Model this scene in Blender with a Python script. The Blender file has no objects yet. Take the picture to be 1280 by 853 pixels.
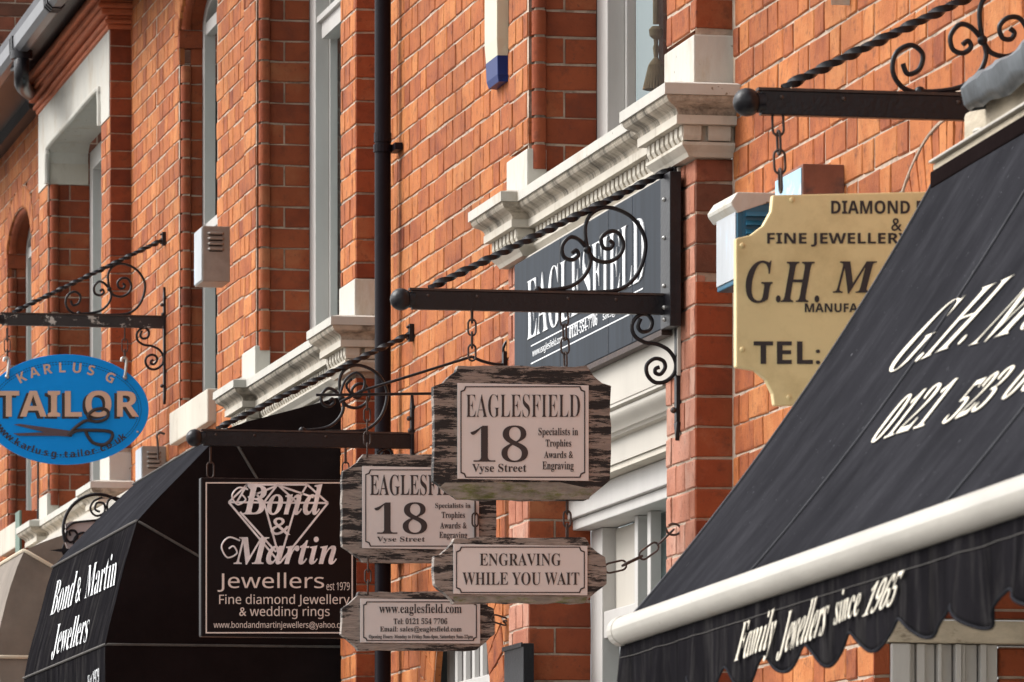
import bpy, bmesh, math, random
from math import sin, cos, pi, radians, atan, atan2, sqrt, floor
from mathutils import Vector, Matrix, noise
random.seed(7)
SC = bpy.context.scene
COL = SC.collection
# ------------------------------------------------------------------ camera
FP, VX, HY = 7500.0, -839.0, 1210.0          # focal length in px, street vanishing point, horizon (1280 px wide picture)
TH = atan((640 - VX) / FP); ST, CT = sin(TH), cos(TH)
D, CZ = 3.375, 1.6                            # camera stands 3.4 m out from the facade, eye height 1.6
cd = bpy.data.cameras.new('camera'); cam = bpy.data.objects.new('camera', cd); COL.objects.link(cam)
cam.location = (-D, 0, CZ); cam.rotation_euler = (pi / 2, 0, -TH)
cd.sensor_width = 36; cd.lens = FP / 1280 * 36; cd.shift_y = (HY - 426.5) / 1280
cd.clip_start = .1; cd.clip_end = 2000
cd.dof.use_dof = True; cd.dof.focus_distance = 16.5; cd.dof.aperture_fstop = 26
SC.camera = cam
# ------------------------------------------------------------------ light
SUN = Vector((-1.0, .38, 1.05)).normalized()
el = math.asin(SUN.z); az = atan2(SUN.x, SUN.y)
w = bpy.data.worlds.new("World"); SC.world = w; w.use_nodes = True
nt = w.node_tree; bg = nt.nodes['Background']
sky = nt.nodes.new('ShaderNodeTexSky'); sky.sky_type = 'NISHITA'; sky.sun_disc = False
sky.sun_elevation = el; sky.sun_rotation = az; sky.air_density = 1; sky.dust_density = 4; sky.ozone_density = 1
hs = nt.nodes.new('ShaderNodeHueSaturation'); hs.inputs['Saturation'].default_value = .06   # thin cloud over the whole sky
nt.links.new(sky.outputs[0], hs.inputs['Color']); nt.links.new(hs.outputs[0], bg.inputs[0]); bg.inputs[1].default_value = .15
sl = bpy.data.lights.new('sun', 'SUN'); sl.energy = 1.05; sl.angle = radians(38); sl.color = (1, .955, .90)
so = bpy.data.objects.new('sun', sl); COL.objects.link(so); so.rotation_euler = SUN.to_track_quat('Z', 'Y').to_euler()
SC.view_settings.view_transform = 'Standard'; SC.view_settings.look = 'None'
SC.view_settings.exposure = 0.84; SC.view_settings.gamma = 1
SC.cycles.use_denoising = True; SC.cycles.max_bounces = 5; SC.cycles.transparent_max_bounces = 6

# ------------------------------------------------------------------ picture <-> place
def ray(px, py):
    a = (px - 640) / FP; b = (HY - py) / FP
    return Vector((ST + CT * a, CT - ST * a, b))
CAM = Vector((-D, 0, CZ))
def P(px, py, X=0.0):
    d = ray(px, py); return CAM + d * ((X + D) / d.x)
def Q(px, py, Y):
    d = ray(px, py); return CAM + d * (Y / d.y)
def Yo(px, X=0.0): return P(px, 0, X).y
def proj(p):
    v = Vector(p) - CAM; Z = v.x * ST + v.y * CT; a = v.x * CT - v.y * ST
    return 640 + FP * a / Z, HY - FP * v.z / Z, FP / Z
def on_plane(px, py, o, n):
    d = ray(px, py); return CAM + d * ((o - CAM).dot(n) / d.dot(n))

# ------------------------------------------------------------------ materials
MATS = {}
def mat(name, col, rough=.7, metal=0, var=.15, vscale=6, bump=0, bscale=60, col2=None, mask=None, spec=.5, stretch=(1, 1, 1), coat=0, specks=None):
    """base colour with tone variation; col2 shows where a stretched noise passes the mask threshold (lo, hi, scale)"""
    if name in MATS: return MATS[name]
    m = bpy.data.materials.new(name); m.use_nodes = True; n = m.node_tree; L = n.links
    b = n.nodes['Principled BSDF']; b.inputs['Roughness'].default_value = rough; b.inputs['Metallic'].default_value = metal
    b.inputs['Specular IOR Level'].default_value = spec; b.inputs['Coat Weight'].default_value = coat
    g = n.nodes.new('ShaderNodeNewGeometry')
    nz = n.nodes.new('ShaderNodeTexNoise'); nz.inputs['Scale'].default_value = vscale; nz.inputs['Detail'].default_value = 8; nz.inputs['Roughness'].default_value = .65
    mp = n.nodes.new('ShaderNodeMapping'); mp.inputs['Scale'].default_value = stretch
    L.new(g.outputs['Position'], mp.inputs['Vector']); L.new(mp.outputs[0], nz.inputs['Vector'])
    mr = n.nodes.new('ShaderNodeMapRange'); mr.inputs[1].default_value = .3; mr.inputs[2].default_value = .7
    mr.inputs[3].default_value = 1 - var; mr.inputs[4].default_value = 1 + var; L.new(nz.outputs[0], mr.inputs[0])
    mx = n.nodes.new('ShaderNodeVectorMath'); mx.operation = 'SCALE'
    c = n.nodes.new('ShaderNodeRGB'); c.outputs[0].default_value = (*col, 1)
    out = c.outputs[0]
    if col2:
        n2 = n.nodes.new('ShaderNodeTexNoise'); n2.inputs['Scale'].default_value = mask[2]; n2.inputs['Detail'].default_value = 12; n2.inputs['Roughness'].default_value = .78 if 'timber' in name else .7
        L.new(mp.outputs[0], n2.inputs['Vector'])
        r2 = n.nodes.new('ShaderNodeMapRange'); r2.inputs[1].default_value = mask[0]; r2.inputs[2].default_value = mask[1]; L.new(n2.outputs[0], r2.inputs[0])
        mi = n.nodes.new('ShaderNodeMix'); mi.data_type = 'RGBA'; L.new(r2.outputs[0], mi.inputs[0]); L.new(out, mi.inputs[6]); mi.inputs[7].default_value = (*col2, 1)
        out = mi.outputs[2]
    if specks:                                    # dust, droppings, chips: small spots with an edge of their own
        for sc_, lo, cc in specks:
            n3 = n.nodes.new('ShaderNodeTexNoise'); n3.inputs['Scale'].default_value = sc_; n3.inputs['Detail'].default_value = 2; L.new(g.outputs['Position'], n3.inputs['Vector'])
            r3 = n.nodes.new('ShaderNodeMapRange'); r3.inputs[1].default_value = lo; r3.inputs[2].default_value = lo + .03; L.new(n3.outputs[0], r3.inputs[0])
            m3 = n.nodes.new('ShaderNodeMix'); m3.data_type = 'RGBA'; L.new(r3.outputs[0], m3.inputs[0]); L.new(out, m3.inputs[6]); m3.inputs[7].default_value = (*cc, 1); out = m3.outputs[2]
    L.new(out, mx.inputs[0]); L.new(mr.outputs[0], mx.inputs['Scale']); L.new(mx.outputs[0], b.inputs['Base Color'])
    if bump:
        bn = n.nodes.new('ShaderNodeTexNoise'); bn.inputs['Scale'].default_value = bscale; bn.inputs['Detail'].default_value = 6
        L.new(mp.outputs[0], bn.inputs['Vector'])
        bp = n.nodes.new('ShaderNodeBump'); bp.inputs['Strength'].default_value = bump; bp.inputs['Distance'].default_value = .004
        L.new(bn.outputs[0], bp.inputs['Height']); L.new(bp.outputs[0], b.inputs['Normal'])
    MATS[name] = m; return m

def brick_mat(name, stops, soot=.5):
    m = bpy.data.materials.new(name); m.use_nodes = True; n = m.node_tree; L = n.links
    b = n.nodes['Principled BSDF']; b.inputs['Roughness'].default_value = .8; b.inputs['Specular IOR Level'].default_value = .3
    at = n.nodes.new('ShaderNodeAttribute'); at.attribute_name = 'rnd'
    g = n.nodes.new('ShaderNodeNewGeometry')
    def nz(sc, det=6, ro=.6, off=0):
        q = n.nodes.new('ShaderNodeTexNoise'); q.inputs['Scale'].default_value = sc; q.inputs['Detail'].default_value = det; q.inputs['Roughness'].default_value = ro
        ad = n.nodes.new('ShaderNodeVectorMath'); ad.operation = 'ADD'; ad.inputs[1].default_value = (off, off * 2, off * 3)
        L.new(g.outputs['Position'], ad.inputs[0]); L.new(ad.outputs[0], q.inputs['Vector']); return q.outputs[0]
    # tone: per brick value + medium noise
    ma = n.nodes.new('ShaderNodeMath'); ma.operation = 'MULTIPLY_ADD'; L.new(nz(9), ma.inputs[0]); ma.inputs[1].default_value = 1.1
    L.new(at.outputs['Fac'], ma.inputs[2])
    mb = n.nodes.new('ShaderNodeMath'); mb.operation = 'SUBTRACT'; L.new(ma.outputs[0], mb.inputs[0]); mb.inputs[1].default_value = .55
    rp = n.nodes.new('ShaderNodeValToRGB'); L.new(mb.outputs[0], rp.inputs[0])
    e = rp.color_ramp.elements
    e[0].position = stops[0][0]; e[0].color = (*stops[0][1], 1); e[1].position = stops[-1][0]; e[1].color = (*stops[-1][1], 1)
    for p, c in stops[1:-1]:
        k = e.new(p); k.color = (*c, 1)
    # dark fired blotches and soot
    r2 = n.nodes.new('ShaderNodeMapRange'); r2.inputs[1].default_value = .53; r2.inputs[2].default_value = .74; r2.inputs[4].default_value = soot; L.new(nz(24, 9, .72, 3), r2.inputs[0])
    mi = n.nodes.new('ShaderNodeMix'); mi.data_type = 'RGBA'; L.new(r2.outputs[0], mi.inputs[0]); L.new(rp.outputs[0], mi.inputs[6]); mi.inputs[7].default_value = (.10, .030, .016, 1)
    # lime bloom
    r3 = n.nodes.new('ShaderNodeMapRange'); r3.inputs[1].default_value = .6; r3.inputs[2].default_value = .8; r3.inputs[4].default_value = .25; L.new(nz(5, 9, .72, 9), r3.inputs[0])
    m3 = n.nodes.new('ShaderNodeMix'); m3.data_type = 'RGBA'; L.new(r3.outputs[0], m3.inputs[0]); L.new(mi.outputs[2], m3.inputs[6]); m3.inputs[7].default_value = (.52, .27, .19, 1)
    # fine pits
    r4 = n.nodes.new('ShaderNodeMapRange'); r4.inputs[1].default_value = .62; r4.inputs[2].default_value = .72; r4.inputs[4].default_value = .85; L.new(nz(85, 4, .6, 5), r4.inputs[0])
    m4 = n.nodes.new('ShaderNodeMix'); m4.data_type = 'RGBA'; L.new(r4.outputs[0], m4.inputs[0]); L.new(m3.outputs[2], m4.inputs[6]); m4.inputs[7].default_value = (.15, .045, .025, 1)
    r5 = n.nodes.new('ShaderNodeMapRange'); r5.inputs[1].default_value = .38; r5.inputs[2].default_value = .68; r5.inputs[3].default_value = 1.06; r5.inputs[4].default_value = .74; L.new(nz(1.7, 7, .62, 7), r5.inputs[0])
    vm = n.nodes.new('ShaderNodeVectorMath'); vm.operation = 'SCALE'; L.new(m4.outputs[2], vm.inputs[0]); L.new(r5.outputs[0], vm.inputs['Scale'])
    L.new(vm.outputs[0], b.inputs['Base Color'])
    bp = n.nodes.new('ShaderNodeBump'); bp.inputs['Strength'].default_value = .85; bp.inputs['Distance'].default_value = .004
    L.new(nz(70, 8, .7, 1), bp.inputs['Height']); L.new(bp.outputs[0], b.inputs['Normal'])
    MATS[name] = m; return m

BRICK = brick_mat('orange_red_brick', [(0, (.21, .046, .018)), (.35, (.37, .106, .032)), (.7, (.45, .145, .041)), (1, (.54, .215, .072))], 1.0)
BRICKR = brick_mat('shade_toned_red_brick', [(0, (.13, .028, .012)), (.35, (.235, .050, .018)), (.75, (.30, .070, .024)), (1, (.36, .12, .05))], .75)  # darker copy of the street-face brick, shade of the reveals put into its colour
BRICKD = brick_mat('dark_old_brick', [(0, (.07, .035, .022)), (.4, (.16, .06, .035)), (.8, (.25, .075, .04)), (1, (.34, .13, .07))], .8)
BRICKP = brick_mat('lime_bleached_brick', [(0, (.26, .075, .04)), (.35, (.38, .145, .085)), (.7, (.44, .20, .135)), (1, (.47, .30, .23))], .6)
MORTAR = mat('mortar', (.45, .35, .27), .95, var=.35, vscale=12, bump=.8, bscale=150, col2=(.13, .09, .07), mask=(.52, .68, 9))
STONE = mat('painted_stone', (.52, .475, .40), .75, var=.10, vscale=5, bump=.35, bscale=50, col2=(.30, .24, .17), mask=(.55, .74, 7), stretch=(1, 1, .35))
STONEW = mat('white_painted_stone', (.50, .48, .43), .7, var=.10, vscale=7, bump=.5, bscale=40, col2=(.36, .30, .22), mask=(.54, .72, 7), stretch=(1, 1, .4), specks=[(45, .72, (.22, .18, .13))])
STONEG = mat('sooty_stone', (.46, .40, .32), .85, var=.25, vscale=7, bump=.5, bscale=60, col2=(.10, .085, .065), mask=(.47, .64, 8), stretch=(1, 2.2, .6))
TERRA = mat('terracotta', (.48, .13, .05), .75, var=.3, vscale=9, bump=.4, col2=(.2, .06, .03), mask=(.55, .7, 9), stretch=(1, .3, 3))
WHITE = mat('white_window_paint', (.50, .48, .455), .5, var=.08, vscale=7, bump=.15, col2=(.42, .38, .33), mask=(.68, .78, 9), stretch=(1, 1, .3))
CREAM = mat('cream_paint', (.48, .445, .39), .55, var=.07, vscale=4, bump=.1, col2=(.45, .36, .25), mask=(.64, .8, 4), stretch=(1, 1, .3))
BLACK = mat('black_gloss_iron', (.009, .008, .0105), .34, var=.3, vscale=20, bump=.3, bscale=90, col2=(.07, .035, .02), mask=(.64, .74, 30), spec=.35)
RUSTY = mat('brown_rusty_iron', (.045, .026, .02), .6, var=.4, vscale=30, bump=.4, bscale=120, col2=(.16, .065, .03), mask=(.58, .72, 40))
PEEL = mat('peeling_black_paint', (.02, .017, .018), .5, var=.3, bump=.4, col2=(.42, .40, .37), mask=(.56, .59, 16), stretch=(1, 1, 1.5))
PIPE = mat('black_pipe_paint', (.010, .007, .010), .42, spec=.10, var=.2, vscale=10, bump=.2, col2=(.2, .19, .2), mask=(.74, .78, 30))
GUTTER = mat('gutter_top_paint', (.12, .12, .13), .28, var=.15, bump=.1)
GALV = mat('galvanised_link', (.5, .49, .47), .35, metal=.9, var=.2, bump=.1)
WOOD = mat('weathered_sign_timber', (.010, .0075, .0075), .7, var=.35, vscale=20, bump=.7, bscale=40, col2=(.25, .20, .17), mask=(.495, .52, 6), stretch=(1, 1, 7))
WOODB = mat('weathered_sign_timber_bare', (.010, .0075, .0075), .7, var=.4, vscale=20, bump=.8, bscale=40, col2=(.27, .225, .195), mask=(.47, .50, 6), stretch=(1, 1, 7))
ALGAE = mat('mossy_bare_timber', (.23, .21, .18), .85, var=.4, vscale=18, bump=.8, bscale=50, col2=(.10, .12, .02), mask=(.48, .62, 12), stretch=(1, 1, 3))
PLATE = mat('engraved_plate', (.68, .63, .61), .42, var=.05, vscale=4, spec=.6)
INK = mat('brown_black_ink', (.035, .025, .025), .5, var=.05)
SIGNB = mat('black_sign_face', (.010, .006, .0065), .3, var=.15, spec=.15)
SILVER = mat('silver_letter_foil', (.82, .79, .80), .3, metal=.2, var=.3, vscale=14)
PINKL = mat('pale_pink_letter', (.74, .63, .57), .5, var=.06)
CANVAS = mat('black_canvas', (.022, .022, .0255), .85, var=.22, vscale=3, bump=.25, bscale=400, col2=(.042, .042, .048), mask=(.45, .85, 5), stretch=(1, 1.3, .8), spec=.0, specks=[(90, .735, (.10, .10, .11)), (35, .765, (.13, .13, .14))])
CANVASB = mat('streaked_black_canvas', (.012, .0112, .0128), .8, var=.4, vscale=5, bump=.3, bscale=200, col2=(.045, .042, .041), mask=(.50, .75, 7), stretch=(.6, 3, .6), spec=.0)
SEAM = mat('grey_canvas_seam', (.035, .035, .042), .8, var=.3, vscale=30)
CANVASS = mat('black_canvas_side', (.013, .009, .009), .85, var=.3, vscale=3, bump=.3, bscale=60, spec=0)
TAN = mat('taupe_canvas', (.19, .155, .125), .8, var=.25, vscale=5, bump=.5, bscale=25)
PIPING = mat('faded_piping', (.07, .062, .056), .8, var=.3, vscale=30)
PIPINGC = mat('cream_piping', (.62, .53, .40), .8, var=.15)
BARC = mat('cream_awning_bar', (.47, .44, .39), .4, var=.14, vscale=6, bump=.12, col2=(.36, .27, .18), mask=(.62, .8, 6), stretch=(1, .4, 2), specks=[(60, .74, (.2, .16, .12))])
AWTEXT = mat('cream_awning_lettering', (.78, .72, .60), .8, var=.08)
BLUE = mat('bright_blue_sign', (.0, .29, .85), .5, var=.04, spec=.2)
GOLDT = mat('copper_letter', (.66, .44, .32), .45, metal=.0, var=.12)
YEL = mat('brass_sign_face', (.84, .66, .34), .4, var=.07, vscale=5, metal=.1, bump=.04, col2=(.48, .33, .13), mask=(.5, .8, 3), specks=[(70, .76, (.25, .16, .07))])
NAVY = mat('slate_sign_face', (.020, .026, .036), .3, var=.4, vscale=3, stretch=(1, 6, .4), spec=.02)
LETW = mat('white_sign_lettering', (.74, .75, .76), .5, var=.12, vscale=12)
BOXM = mat('dull_metal_box', (.30, .265, .235), .42, metal=.4, var=.25, vscale=9, bump=.2)
BOXW = mat('flaking_white_box_paint', (.42, .44, .46), .6, var=.12, bump=.4, col2=(.40, .48, .58), mask=(.56, .66, 12), stretch=(1, 1, .4))
BOXB = mat('teal_blue_box_paint', (.015, .10, .17), .45, var=.2, bump=.2)
BOXL = mat('pale_blue_box_paint', (.33, .52, .66), .5, var=.12, col2=(.6, .65, .7), mask=(.55, .65, 14))
BOXR = mat('brown_box_side', (.20, .075, .045), .7, var=.4, bump=.4, col2=(.09, .05, .04), mask=(.5, .65, 14))
BELL = mat('bell_box_cream', (.56, .54, .41), .4, var=.04)
BELLB = mat('bell_box_blue', (.012, .028, .14), .4, spec=.2, var=.1)
LEAD = mat('lead_flashing', (.14, .155, .17), .45, metal=.5, var=.4, vscale=8, bump=.6, bscale=18)
OLDB = mat('weathered_cream_timber', (.47, .40, .30), .85, var=.3, vscale=8, bump=.8, bscale=35, col2=(.16, .12, .08), mask=(.56, .68, 9), stretch=(1, .5, 2))
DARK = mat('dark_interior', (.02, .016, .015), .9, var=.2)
CURT = mat('white_net_curtain', (.50, .53, .52), .9, var=.12, stretch=(1, 8, .2))
CURTB = mat('brown_curtain', (.17, .045, .03), .9, var=.25, vscale=10)
TASS = mat('straw_tassel', (.42, .24, .13), .9, var=.3, vscale=40, stretch=(6, 6, .6))
GREEN = mat('grey_green_paint', (.13, .19, .15), .6, var=.15)
SLATE = mat('roof_slate', (.07, .07, .08), .6, var=.3)
ASPH = mat('asphalt', (.05, .05, .052), .9, var=.2, bump=.4)
PAVE = mat('paving_concrete', (.26, .25, .23), .9, var=.15, vscale=3, bump=.3)
KERB = mat('kerb_stone', (.32, .31, .29), .9, var=.15)
def glass():
    m = bpy.data.materials.new('window_glass'); m.use_nodes = True; n = m.node_tree; L = n.links; n.nodes.remove(n.nodes['Principled BSDF'])
    t = n.nodes.new('ShaderNodeBsdfTransparent'); t.inputs[0].default_value = (.75, .8, .8, 1)
    g = n.nodes.new('ShaderNodeBsdfGlossy'); g.inputs['Roughness'].default_value = .03
    lw = n.nodes.new('ShaderNodeLayerWeight'); lw.inputs[0].default_value = .5; pw = n.nodes.new('ShaderNodeMath'); pw.operation = 'POWER'; pw.inputs[1].default_value = 5; L.new(lw.outputs['Facing'], pw.inputs[0])
    f = n.nodes.new('ShaderNodeMath'); f.operation = 'MULTIPLY_ADD'; f.inputs[1].default_value = .30; f.inputs[2].default_value = .04; L.new(pw.outputs[0], f.inputs[0]); mx = n.nodes.new('ShaderNodeMixShader')
    L.new(f.outputs[0], mx.inputs[0]); L.new(t.outputs[0], mx.inputs[1]); L.new(g.outputs[0], mx.inputs[2]); L.new(mx.outputs[0], n.nodes['Material Output'].inputs[0])
    return m
GLASS = glass()

# ------------------------------------------------------------------ builders
class MB:
    def __init__(s): s.v = []; s.f = []
    def add(s, vs, fs):
        o = len(s.v); s.v += [tuple(v) for v in vs]; s.f += [tuple(i + o for i in f) for f in fs]; return s
    def box(s, x0, x1, y0, y1, z0, z1):
        x0, x1 = sorted((x0, x1)); y0, y1 = sorted((y0, y1)); z0, z1 = sorted((z0, z1))
        return s.add([(x, y, z) for x in (x0, x1) for y in (y0, y1) for z in (z0, z1)],
                     [(0, 1, 3, 2), (4, 6, 7, 5), (0, 4, 5, 1), (2, 3, 7, 6), (0, 2, 6, 4), (1, 5, 7, 3)])
    def prism(s, pts, dv):                     # polygon pts (3d) swept by dv
        n = len(pts); pts = [Vector(p) for p in pts]; q = [p + dv for p in pts]
        return s.add(pts + q, [tuple(range(n)), tuple(range(2 * n - 1, n - 1, -1))] + [(i, i + n, (i + 1) % n + n, (i + 1) % n) for i in range(n)])
    def tube(s, pts, r, k=8, closed=False, flat=None):
        pts = [Vector(p) for p in pts]; n = len(pts); rings = []; up = None
        for i, p in enumerate(pts):
            a = pts[i - 1] if (i or closed) else p; b = pts[(i + 1) % n] if (i < n - 1 or closed) else p
            t = (b - a).normalized()
            if up is None: up = t.orthogonal().normalized()
            up = (up - t * up.dot(t)).normalized(); sd = t.cross(up)
            rr = r[i] if isinstance(r, (list, tuple)) else r
            rings.append([p + (up * cos(2 * pi * j / k) + sd * sin(2 * pi * j / k)) * rr for j in range(k)])
        o = len(s.v); s.v += [tuple(v) for q in rings for v in q]
        m = n if closed else n - 1
        for i in range(m):
            for j in range(k):
                a = i; b = (i + 1) % n
                s.f.append((o + a * k + j, o + b * k + j, o + b * k + (j + 1) % k, o + a * k + (j + 1) % k))
        if not closed:
            s.f.append(tuple(o + j for j in range(k))); s.f.append(tuple(o + (n - 1) * k + j for j in reversed(range(k))))
        return s
    def sphere(s, c, r, a=16, b=10, sc=(1, 1, 1)):
        vs = [(c[0], c[1], c[2] + r * sc[2])]
        for i in range(1, b):
            for j in range(a):
                vs.append((c[0] + r * sc[0] * sin(pi * i / b) * cos(2 * pi * j / a), c[1] + r * sc[1] * sin(pi * i / b) * sin(2 * pi * j / a), c[2] + r * sc[2] * cos(pi * i / b)))
        vs.append((c[0], c[1], c[2] - r * sc[2])); fs = []
        for j in range(a):
            fs.append((0, 1 + j, 1 + (j + 1) % a)); fs.append((len(vs) - 1, 1 + (b - 2) * a + (j + 1) % a, 1 + (b - 2) * a + j))
            for i in range(b - 2):
                fs.append((1 + i * a + j, 1 + (i + 1) * a + j, 1 + (i + 1) * a + (j + 1) % a, 1 + i * a + (j + 1) % a))
        return s.add(vs, fs)
    def grid(s, rows, thick=None):
        n, m = len(rows), len(rows[0])
        return s.add([p for r in rows for p in r], [(i * m + j, i * m + j + 1, (i + 1) * m + j + 1, (i + 1) * m + j) for i in range(n - 1) for j in range(m - 1)])
    def mesh(s, name, m, smooth=False, bevel=0):
        me = bpy.data.meshes.new(name); me.from_pydata(s.v, [], s.f)
        if m: me.materials.append(m)
        if m and 'brick' in m.name: me.attributes.new('rnd', 'FLOAT', 'POINT').data.foreach_set('value', [.55] * len(me.vertices))
        bm = bmesh.new(); bm.from_mesh(me)
        bmesh.ops.recalc_face_normals(bm, faces=bm.faces)
        if bevel:
            ed = [e for e in bm.edges if len(e.link_faces) == 2 and e.calc_face_angle(0) > .6]
            bmesh.ops.bevel(bm, geom=ed, offset=bevel, segments=2, affect='EDGES', profile=.6, clamp_overlap=True)
        bm.to_mesh(me); bm.free()
        if smooth:
            me.shade_smooth()
            try: me.set_sharp_from_angle(angle=radians(40))
            except Exception: pass
        return me
    def obj(s, name, m, parent=None, smooth=False, bevel=0):
        return link(name, s.mesh(name, m, smooth, bevel), parent)
def link(name, me, parent=None):
    o = bpy.data.objects.new(name, me); COL.objects.link(o)
    if parent is not None:
        o.parent = parent; r = parent
        M = Matrix.Translation(-WL[parent.name]); o.matrix_parent_inverse = M
        WL[o.name] = Vector((0, 0, 0)) if parent.name in WL and False else Vector((0, 0, 0))
    else: WL[o.name] = Vector((0, 0, 0))
    return o
WL = {}
def thing(name, label, cat, loc=(0, 0, 0), group=None):
    o = bpy.data.objects.new(name, None); COL.objects.link(o); o.location = loc; WL[o.name] = Vector(loc); o.empty_display_size = .05
    o['label'] = label; o['category'] = cat
    if group: o['group'] = group
    return o
def tag(o, label, cat, group=None, kind=None):
    if label: o['label'] = label
    if cat: o['category'] = cat
    if group: o['group'] = group
    if kind: o['kind'] = kind
    return o
def stuff(o): o['kind'] = 'stuff'; return o
def copy_tree(o, parent=None, loc=None):
    c = o.copy(); COL.objects.link(c)
    if parent: c.parent = parent
    WL[c.name] = WL.get(o.name, Vector((0, 0, 0)))
    for ch in o.children: copy_tree(ch, c)
    if loc is not None: c.location = loc
    return c
def spline(pts, n=6):
    pts = [Vector(p) for p in pts]; out = []
    for i in range(len(pts) - 1):
        p0 = pts[max(i - 1, 0)]; p1 = pts[i]; p2 = pts[i + 1]; p3 = pts[min(i + 2, len(pts) - 1)]
        for k in range(n):
            t = k / n
            out.append(.5 * ((2 * p1) + (p2 - p0) * t + (2 * p0 - 5 * p1 + 4 * p2 - p3) * t * t + (3 * p1 - p0 - 3 * p2 + p3) * t ** 3))
    return out + [pts[-1]]

# ---- lettering
BASE = {'serif': (0x1D400, 0x1D41A, 0x1D7CE), 'ital': (0x1D434, 0x1D44E, 0x1D7CE), 'bi': (0x1D468, 0x1D482, 0x1D7CE), 'script': (0x1D4D0, 0x1D4EA, 0x1D7CE), 'sansb': (0x1D5D4, 0x1D5EE, 0x1D7EC), 'ns': (0x1D5A0, 0x1D5BA, 0x1D7E2)}
def uni(kind, s):
    if kind == 'plain': return s
    b = BASE[kind]; o = ''
    for c in s:
        if 'A' <= c <= 'Z': o += chr(b[0] + ord(c) - 65)
        elif 'a' <= c <= 'z': o += '\u210e' if kind == 'ital' and c == 'h' else chr(b[1] + ord(c) - 97)
        elif c.isdigit(): o += chr(b[2] + ord(c) - 48)
        else: o += c
    return o
def text_data(s, kind, off=0, res=3):
    c = bpy.data.curves.new('lettering', 'FONT'); c.body = uni(kind, s); c.size = 1; c.offset = off; c.resolution_u = res
    o = bpy.data.objects.new('lettering', c); COL.objects.link(o)
    dg = bpy.context.evaluated_depsgraph_get(); me = bpy.data.meshes.new_from_object(o.evaluated_get(dg))
    vs = [Vector(v.co) for v in me.vertices]; fs = [tuple(p.vertices) for p in me.polygons]
    bpy.data.objects.remove(o); bpy.data.curves.remove(c); bpy.data.meshes.remove(me)
    return vs, fs
def text(s, kind, O, U, V, N, m, parent, off=0, shear=0, h=.0012, name='lettering'):
    """ink box of the string fitted to the parallelogram O, O+U, O+V, standing proud along N"""
    vs, fs = text_data(s, kind, off)
    if shear: vs = [Vector((v.x + v.y * shear, v.y, 0)) for v in vs]
    x0 = min(v.x for v in vs); x1 = max(v.x for v in vs); y0 = min(v.y for v in vs); y1 = max(v.y for v in vs)
    b = MB(); pts = [O + U * ((v.x - x0) / (x1 - x0)) + V * ((v.y - y0) / (y1 - y0)) for v in vs]
    ec = {}
    for f in fs:
        for i in range(len(f)):
            a, c = f[i], f[(i + 1) % len(f)]; ec[(min(a, c), max(a, c))] = ec.get((min(a, c), max(a, c)), 0) + 1
    n = len(pts); side = [(a, c, c + n, a + n) for (a, c), k in ec.items() if k == 1]
    b.add([p + N * h for p in pts] + [p for p in pts], fs + side)
    return link(name, b.mesh(name, m), parent)
def textq(s, kind, x0, y0, x1, y1, Y, m, parent, **k):      # upright text on a sign square to the wall, facing the camera; y0 top
    O = Q(x0, y1, Y); U = Q(x1, y1, Y) - O; V = Q(x0, y0, Y) - O
    return text(s, kind, O, U, V, Vector((0, -1, 0)), m, parent, **k)
def ring_q(x0, y0, x1, y1, wpx, Y, m, parent, name='border', h=.001, r=6):
    """a thin rectangular border line with cut-in corners"""
    def path(a):
        pts = []
        for cx, cy, sx, sy in ((x0 + a, y0 + a, 1, 1), (x1 - a, y0 + a, -1, 1), (x1 - a, y1 - a, -1, -1), (x0 + a, y1 - a, 1, -1)):
            q = [(cx + sx * r * cos(t), cy + sy * r * sin(t)) for t in (pi / 2, pi / 4, 0)] if r else [(cx, cy)]
            if (sx * sy) < 0: q.reverse()
            if sx * sy > 0: pass
            pts += q
        return pts
    A = path(0); B = path(wpx); b = MB(); n = len(A)
    top = [Q(*p, Y) for p in A] + [Q(*p, Y) for p in B]
    b.add([p + Vector((0, -h, 0)) for p in top] + top, [(i, (i + 1) % n, (i + 1) % n + n, i + n) for i in range(n)] + [(i + k, (i + 1) % n + k, (i + 1) % n + k + 2 * n, i + k + 2 * n) for k in (0, n) for i in range(n)])
    return b.obj(name, m, parent)

# ---- bricks
CH, JT = .075, .0065
def brick_template(seed):
    r = random.Random(seed); j = lambda a: r.uniform(-a, a)
    fr = [(-.5, -.5), (.5, -.5), (.5, .5), (-.5, .5)]; vs = []
    for x, z in fr: vs.append((x * (1 - .035 + j(.012)), -.0012 + j(.0008), z * (1 - .09 + j(.03))))
    for x, z in fr: vs.append((x + j(.006), .0012, z + j(.03)))
    for x, z in fr: vs.append((x, .024, z))
    fs = [(0, 1, 2, 3)] + [(k, 4 + k, 4 + (k + 1) % 4, (k + 1) % 4) for k in range(4)] + [(4 + k, 8 + k, 8 + (k + 1) % 4, 4 + (k + 1) % 4) for k in range(4)]
    return vs, fs
NT = 20
TEMPL = [brick_template(i) for i in range(NT)]; TR = [.18 + .64 * random.Random(99 + i).random() for i in range(NT)]
POOL = {}
def pool_mesh(i, m):
    if (i, m.name) not in POOL:
        me = bpy.data.meshes.new('brick'); me.from_pydata(TEMPL[i][0], [], TEMPL[i][1]); me.materials.append(m)
        a = me.attributes.new('rnd', 'FLOAT', 'POINT'); a.data.foreach_set('value', [TR[i]] * len(me.vertices)); POOL[(i, m.name)] = me
    return POOL[(i, m.name)]
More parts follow.
